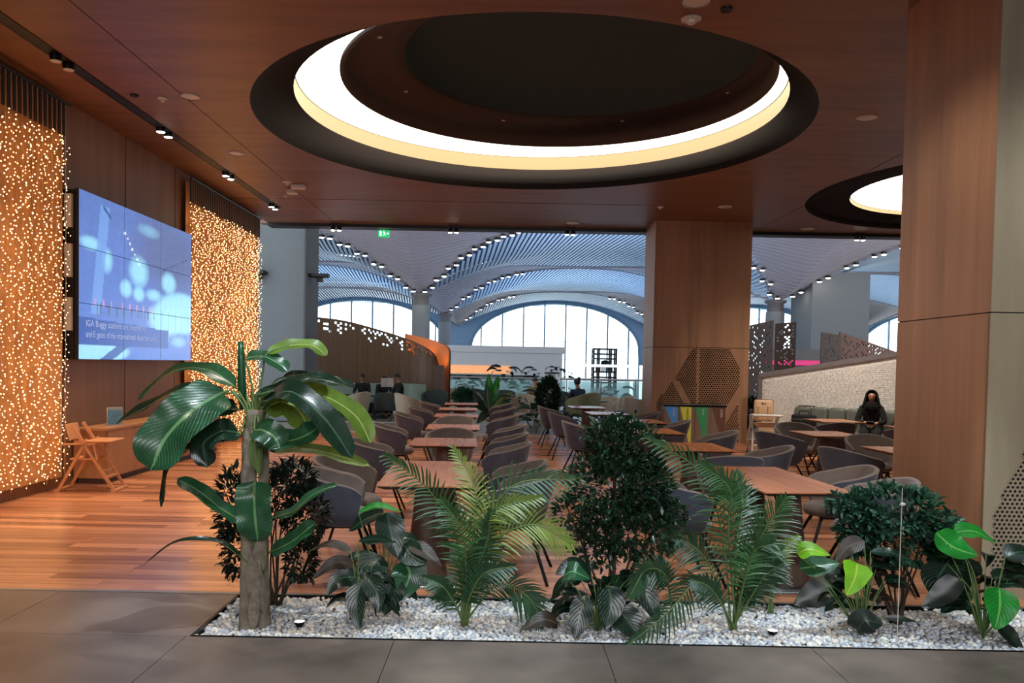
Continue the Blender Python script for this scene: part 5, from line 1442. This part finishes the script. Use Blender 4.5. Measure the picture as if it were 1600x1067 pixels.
def B(px, py, Y, rx, rz, ry=None):
    p = A(px, py, Y); return ((p.x, p.y, p.z), (rx*Y/F, (ry or rx)*Y/F, rz*Y/F))
g = lambda px, py: (lambda p: Vector((p.x, p.y, 0)))(at(px, py, z=0))
bush('dark_shrub', 'dark leafy shrub with thin brown stems behind the banana trunk', g(432, 945), [B(440, 772, 5.2, 40, 38), B(478, 800, 5.15, 34, 45), B(362, 790, 5.2, 22, 60), B(372, 850, 5.15, 25, 55), B(455, 745, 5.2, 35, 25), B(470, 870, 5.1, 22, 40)], 2100, .062, M_shrub, 31, 14)
bush('round_bush', 'tall dark green round bush with small leaves in the middle of the bed', g(952, 975), [B(975, 700, 4.95, 62, 48), B(965, 760, 4.95, 88, 60), B(985, 820, 4.95, 85, 50), B(930, 850, 4.95, 42, 35), B(1010, 770, 4.95, 40, 60), B(885, 800, 4.95, 20, 22), B(1050, 800, 4.9, 22, 16), B(950, 680, 4.95, 40, 25)], 5400, .050, M_ficus, 32, 9, 1, .5, None, .010)
bush('low_round_bush', 'blue green low bush with rosettes of leaves before the right pillar', g(1402, 975), [B(1395, 800, 5.0, 78, 38), B(1345, 830, 5.0, 36, 34), B(1455, 822, 5.0, 40, 28), B(1400, 850, 5.0, 60, 25), B(1330, 790, 5.0, 30, 18)], 620, .062, M_pitto, 33, 12, 5, .46, M_stemd)
p = A(1409, 790, 4.6); t = thing('plant_stake', 'thin pale stake with a small white tag in the low round bush', 'stake', (p.x, p.y, 0))
MB().tube([(0, 0, 0), (0, 0, p.z+.10)], .0024, 5).build('stake', M_white, t); MB().ico((0, -.01, p.z+.01), .020, 1, (1, .3, .6)).build('paper_tag', M_white, t)

# ------------------------------------------------------------------ palms
def palm(label, base, fr, seed, mt=M_palm, extra=0, Y=4.9):
    t = thing('palm_plant', label, 'plant', (base.x, base.y, 0)); off = (base.x, base.y, 0)
    for i, (px, dy, w, m_) in enumerate(fr):
        pts = [A(x, y, Y+d) for (x, y), d in zip(px, dy)]; pts[0] = Vector((base.x+(i % 3-1)*.015, base.y, 0.0))
        frond(t, off, pts, w*Y/F, m_ or mt, seed+i)
    rs = random.Random(seed)
    for i in range(extra):
        a = rs.uniform(0, 2*PI); h = rs.uniform(.25, .55); r = rs.uniform(.10, .22)
        pts = [Vector((base.x, base.y, 0)), Vector((base.x+r*.4*math.cos(a), base.y+r*.4*math.sin(a)*.6, h*.6)), Vector((base.x+r*math.cos(a), base.y+r*math.sin(a)*.6, h))]
        frond(t, off, pts, .13, mt, seed+50+i, 16, start=.3)
    return t
palm('feathery green palm in front of the nearest left row table', g(726, 978), [
    ([(726, 978), (716, 850), (672, 768), (604, 712)], (0, -.05, -.15, -.25), 56, None),
    ([(726, 978), (738, 850), (742, 765), (708, 700)], (0, .1, .2, .25), 48, M_palmy),
    ([(726, 978), (752, 850), (800, 760), (905, 748)], (0, .0, -.05, -.1), 66, None),
    ([(726, 978), (760, 860), (830, 820), (892, 850)], (0, -.05, -.12, -.15), 58, M_palmy),
    ([(726, 978), (745, 870), (770, 800), (842, 778)], (0, -.1, -.2, -.25), 52, M_palmy),
    ([(726, 978), (706, 935), (690, 915), (662, 902)], (0, -.05, -.08, -.1), 30, M_palmd),
    ([(726, 978), (776, 915), (822, 930), (848, 972)], (0, -.08, -.15, -.15), 44, M_palmd),
    ([(726, 978), (728, 890), (722, 830), (690, 782)], (0, -.1, -.2, -.25), 50, None),
    ([(726, 978), (742, 900), (760, 850), (768, 800)], (0, -.1, -.15, -.2), 48, M_palmd),
    ([(726, 978), (735, 930), (758, 895), (800, 885)], (0, -.12, -.2, -.25), 40, M_palmd)], 100, M_palm, 4, 4.85)
palm('large feathery palm between the round bush and the long middle row table', g(1146, 984), [
    ([(1146, 984), (1130, 847), (1098, 742), (1010, 684)], (0, .05, -.05, -.15), 56, None),
    ([(1146, 984), (1168, 880), (1196, 826), (1228, 778)], (0, -.05, -.1, -.15), 66, None),
    ([(1146, 984), (1138, 830), (1140, 765), (1095, 725)], (0, -.1, -.2, -.3), 56, None),
    ([(1146, 984), (1112, 890), (1078, 850), (1034, 836)], (0, .05, .0, -.05), 52, M_palmd),
    ([(1146, 984), (1150, 860), (1160, 790), (1150, 740)], (0, .1, .2, .25), 52, M_palmd),
    ([(1146, 984), (1122, 935), (1105, 915), (1080, 905)], (0, -.1, -.15, -.2), 36, M_palmd),
    ([(1146, 984), (1175, 930), (1195, 900), (1222, 880)], (0, -.1, -.15, -.2), 44, M_palmd),
    ([(1146, 984), (1165, 900), (1180, 860), (1205, 850)], (0, -.15, -.25, -.3), 50, None)], 200, M_palm, 4, 4.85)
palm('small thin palm beside the little garden spot', g(1204, 958), [
    ([(1204, 958), (1206, 900), (1208, 862), (1200, 835)], (0, 0, 0, 0), 30, None),
    ([(1204, 958), (1210, 900), (1222, 860), (1246, 838)], (0, 0, 0, 0), 28, M_palmy),
    ([(1204, 958), (1202, 910), (1190, 885), (1178, 870)], (0, 0, 0, 0), 28, M_palmd)], 300, M_palmd, 0, 5.2)
palm('drooping palm fronds hanging over the front edge of the bed', g(1050, 955), [
    ([(1050, 955), (1085, 905), (1045, 955), (968, 1018)], (0, -.15, -.28, -.38), 36, M_palmd),
    ([(1050, 955), (1040, 900), (1010, 890), (985, 930)], (0, -.12, -.22, -.30), 38, M_palmd)], 400, M_palmd, 1, 4.9)

# ------------------------------------------------------------------ broad leaved plants
def broad_plant(label, base, hero, seed, n, h, r, L, W, mts, tilt=.5, name='broad_leaf_plant', depth=.6):
    t = thing(name, label, 'plant', (base.x, base.y, 0)); off = (base.x, base.y, 0); rs = random.Random(seed)
    for i in range(n):
        a = 2*PI*i/n*1.618*2+rs.uniform(-.3, .3); a = -a if math.sin(a) < -.25 else a; hh = h*rs.uniform(.35, 1.0); rad = r*rs.uniform(.35, 1)*(.6+.4*hh/h)
        d = Vector((math.cos(a), math.sin(a)*depth, 0)); s = Vector((base.x, base.y, 0))+d*rad+Vector((0, 0, hh))
        l = L*rs.uniform(.75, 1.15); dr = rs.uniform(.4, 1.2)*tilt
        e1 = s+d*l*.5+Vector((0, 0, l*(.10-.2*dr))); e2 = s+d*l*.85+Vector((0, 0, -l*.6*dr))
        leafobj(t, off, [s, e1, e2], W*rs.uniform(.8, 1.15), Vector((0, -.45, 1)), rs.choice(mts), 'broad', .18, .03, seed+i, 10, [Vector((base.x, base.y, 0)), Vector((base.x, base.y, 0)).lerp(s, .6)+Vector((0, 0, .03)), s], M_stem, stalk_r=.004)
    for i, (px, dy, w, mt, fc, kd) in enumerate(hero):
        sp_ = [A(x, y, base.y+dd) for (x, y), dd in zip(px, dy)]
        leafobj(t, off, sp_, w*base.y/F, fc, mt, kd, .15, .03, seed+90+i, 14, [Vector((base.x, base.y, 0)), Vector((base.x, base.y, 0)).lerp(sp_[0], .6)+Vector((0, -.03, .05)), sp_[0]], M_stem, stalk_r=.005)
    return t
FC = (0, -.9, .45)
D3 = (-.05, -.1, -.14)
broad_plant('plant with drooping dark pointed leaves in the pebbles right of the banana plant', g(563, 976), [
    ([(560, 900), (530, 905), (510, 930)], D3, 30, M_broad, FC, 'broad'), ([(566, 905), (556, 940), (562, 985)], D3, 34, M_broad, FC, 'broad'), ([(552, 880), (520, 880), (488, 905)], D3, 22, M_broadr, FC, 'broad'),
    ([(572, 900), (588, 925), (592, 955)], D3, 34, M_broad, FC, 'broad'), ([(560, 845), (590, 842), (620, 848)], D3, 14, M_broad, FC, 'lance'), ([(548, 860), (515, 850), (480, 862)], (-.02, 0, .05), 20, M_broadr, (0, -.5, 1), 'broad')], 41, 14, .34, .10, .22, .08, [M_broad, M_broadr, M_shrub], .9)
broad_plant('glossy dark broad leaved plant topped by one light green leaf', g(600, 962), [
    ([(560, 800), (592, 790), (628, 800)], (-.05, -.08, -.1), 18, M_broadb, (0, -.5, 1), 'broad'), ([(604, 800), (612, 835), (622, 872)], D3, 46, M_broad, (.2, -.9, .2), 'broad'), ([(596, 868), (580, 890), (588, 925)], D3, 50, M_broad, (-.2, -.9, .4), 'broad'),
    ([(632, 875), (640, 900), (622, 940)], D3, 56, M_banana, (.3, -.9, .3), 'broad'), ([(640, 850), (664, 862), (690, 885)], D3, 28, M_broadr, (.2, -.7, .8), 'broad'), ([(615, 900), (605, 930), (600, 962)], (-.1, -.15, -.18), 52, M_broad, FC, 'broad'),
    ([(600, 800), (570, 812), (545, 830)], (0, .05, .05), 36, M_broad, (0, -.6, .8), 'broad'), ([(630, 850), (645, 868), (668, 880)], D3, 40, M_broad, FC, 'broad')], 42, 11, .5, .10, .24, .12, [M_broad, M_bananad], .7)
broad_plant('dark green broad leaved plant at the foot of the round bush', g(935, 985), [
    ([(925, 905), (895, 885), (868, 898)], D3, 36, M_broad, (0, -.7, .8), 'broad'), ([(950, 915), (955, 945), (945, 985)], D3, 46, M_broad, (.1, -.9, .3), 'broad'), ([(880, 900), (895, 893), (922, 905)], (-.15, -.2, -.2), 40, M_banana, (0, -.6, .8), 'broad'),
    ([(872, 975), (848, 968), (812, 985)], (-.1, -.14, -.16), 32, M_broadr, (0, -.6, .9), 'broad'), ([(985, 900), (1010, 930), (1030, 975)], D3, 40, M_broad, FC, 'broad'), ([(965, 950), (985, 975), (1000, 1000)], D3, 44, M_broad, FC, 'broad'), ([(915, 930), (905, 965), (898, 1000)], D3, 36, M_broad, FC, 'broad')],
    43, 20, .36, .16, .24, .12, [M_broad, M_bananad, M_broad, M_palmd], .8)
broad_plant('dark plant with a few lime green heart shaped leaves, right of the garden spot', g(1345, 992), [
    ([(1246, 866), (1265, 858), (1298, 868)], (-.05, -.08, -.1), 30, M_broady, (0, -.7, .8), 'broad'), ([(1250, 888), (1280, 884), (1312, 880)], (-.05, -.05, -.05), 38, M_banana, (0, -.7, .7), 'broad'),
    ([(1340, 880), (1335, 905), (1322, 930)], D3, 54, M_broady, (0, -1, .25), 'heart'), ([(1350, 845), (1325, 855), (1305, 878)], (0, 0, 0), 28, M_broadr, (0, -.8, .6), 'broad'), ([(1300, 915), (1270, 930), (1240, 945)], (0, 0, 0), 44, M_shrub, FC, 'broad'),
    ([(1360, 862), (1395, 864), (1428, 878)], (-.05, -.1, -.1), 18, M_broad, (0, -.6, .9), 'broad'), ([(1340, 985), (1352, 970), (1380, 975)], (-.1, -.13, -.13), 44, M_shrub, FC, 'broad'), ([(1380, 965), (1405, 966), (1435, 972)], (-.1, -.12, -.12), 10, M_shrub, FC, 'lance')],
    44, 22, .48, .16, .22, .11, [M_broad, M_shrub, M_broadr], .6)
broad_plant('glossy plant with three vivid green leaves at the right end of the bed', g(1535, 998), [
    ([(1462, 832), (1490, 855), (1528, 868)], D3, 56, M_broadb, (.2, -.8, .7), 'broad'), ([(1490, 832), (1522, 830), (1556, 848)], (0, 0, 0), 34, M_broadb, (0, -.6, .9), 'broad'),
    ([(1562, 918), (1562, 950), (1554, 985)], D3, 56, M_broadb, (0, -1, .2), 'broad'), ([(1500, 850), (1470, 870), (1440, 850)], (.1, .15, .15), 60, M_bananad, (0, -.9, .5), 'broad'), ([(1480, 880), (1465, 905), (1462, 935)], (-.05, 0, 0), 60, M_broad, (0, -.9, .5), 'broad'),
    ([(1500, 900), (1470, 930), (1440, 950)], (-.05, -.05, -.05), 36, M_shrub, (0, -.8, .7), 'broad'), ([(1570, 870), (1595, 862), (1625, 872)], (0, 0, 0), 34, M_broad, (0, -.6, .9), 'broad'), ([(1575, 905), (1600, 900), (1630, 920)], (0, .1, .1), 46, M_broad, (0, -.8, .6), 'broad'),
    ([(1560, 975), (1580, 995), (1602, 1024)], D3, 26, M_shrub, (0, -.8, .6), 'broad'), ([(1510, 870), (1500, 900), (1510, 930)], (0, .05, .05), 60, M_shrub, FC, 'broad')], 45, 20, .50, .18, .26, .13, [M_broad, M_bananad, M_shrub], .6)

# ------------------------------------------------------------------ background plants
def far_leafy(label, px, py_base, Y, n, h, L, W, mts, seed, spreadr=.12):
    b = at(px, py_base, Y=Y); return broad_plant(label, Vector((b.x, Y, 0)), [], seed, n, h, spreadr, L, W, mts, .5, depth=1)
def pot(x, y, label, r=.22, h=.4):
    t = thing('plant_pot', label, 'pot', (x, y, 0)); MB().lathe([(.001, 0), (r*.8, 0), (r, h), (r*.93, h), (r*.9, h-.04), (.001, h-.04)], n=20).build('pot_body', M_greyd, t, True); return t
b = at(768, 640, Y=18.9); base = Vector((b.x, 18.9, 0)); Y = 18.9
t = thing('potted_banana', 'potted banana like plant with upright bright leaves behind the left row', 'plant', base); off = tuple(base)
for i, (px, dy, w, mt, fc) in enumerate((([(766, 628), (764, 605), (764, 583)], (0, 0, 0), 15, M_broadb, (0, -1, .1)), ([(768, 628), (774, 606), (779, 586)], (0, 0, .1), 14, M_broadb, (.2, -1, .1)), ([(764, 640), (762, 618), (762, 600)], (-.1, -.1, -.1), 14, M_banana, (0, -1, .1)),
                                        ([(764, 640), (752, 622), (740, 612)], (-.1, -.1, -.1), 14, M_bananad, (0, -1, .3)), ([(770, 640), (785, 622), (802, 612)], (0, 0, 0), 8, M_bananay, (0, -1, .3)), ([(770, 642), (788, 630), (802, 632)], (0, 0, 0), 14, M_banana, (0, -1, .5)),
                                        ([(764, 642), (745, 632), (732, 640)], (0, 0, 0), 14, M_bananad, (0, -1, .5)), ([(766, 645), (756, 650), (745, 662)], (-.1, -.2, -.2), 16, M_bananad, (0, -1, .5)), ([(770, 645), (782, 650), (790, 664)], (-.1, -.2, -.2), 16, M_bananad, (0, -1, .5)))):
    sp_ = [A(x, y, Y+d) for (x, y), d in zip(px, dy)]
    leafobj(t, off, sp_, w*Y/F, fc, mt, 'broad', .15, .02, i, 10, [base, base.lerp(sp_[0], .7), sp_[0]], M_stem, stalk_r=.015)
def far_bush(label, px, py, Y, rx, rz, n, size, mt, seed):
    c = B(px, py, Y, rx, rz); return bush('background_bush', label, Vector((c[0][0], Y, 0)), [c], n*2, size, mt, seed, 5, 2, .45, None, .012)
far_bush('dark potted shrub left of the middle row tables', 856, 620, 18.6, 17, 30, 420, .11, M_ficus, 61)
far_bush('light green feathery bush left of the potted banana plant', 722, 620, 21, 14, 12, 200, .12, M_pitto, 62)
for i, (px, Y, lb) in enumerate(((880, 19.0, 'low dark bush just right of the dark potted shrub'), (945, 18.7, 'low dark plant before the olive armchair'), (975, 18.9, 'low dark plant before the far tan armchairs'), (998, 18.6, 'low dark plant nearest the middle pillar'))):
    far_leafy(lb, px, 668, Y, 13, .52+.06*(i % 2), .34, .10, [M_bananad, M_shrub, M_broad], 85+i, .22)
far_bush('bushy plant in the dark doorway right of the middle pillar', 1172, 645, 20.5, 14, 22, 160, .13, M_shrub, 65)
far_leafy('dark leafy plant at the foot of the shrub, by the floor edge', 838, 660, 18.5, 14, .7, .5, .16, [M_banana, M_bananad], 66, .2)
far_leafy('low leafy plants between the middle row tables', 955, 655, 17.6, 12, .55, .4, .13, [M_broad, M_palm], 67, .3)
far_leafy('tall thin plant right of the potted banana plant', 806, 660, 18.8, 9, 1.0, .45, .12, [M_broad, M_palmd], 68, .15)
for i, (px, Y, lb, h) in enumerate(((788, 33, 'dark large leaved plant before the white kiosk, left one', 1.5), (812, 33.5, 'dark large leaved plant before the white kiosk, second', 1.4), (845, 33, 'dark large leaved plant before the kiosk right end', 1.5), (872, 34, 'dark bushy plant at the right end of the kiosk', 1.6), (725, 34, 'dark leafy plant before the orange lit openings', 1.1), (750, 30.5, 'dark plant behind the balustrade, left part', .9), (965, 30.6, 'dark plant behind the balustrade, right part', .8))):
    far_leafy(lb, px, 600, Y, 12, h, .7, .26, [M_bananad, M_shrub], 70+i, .35)
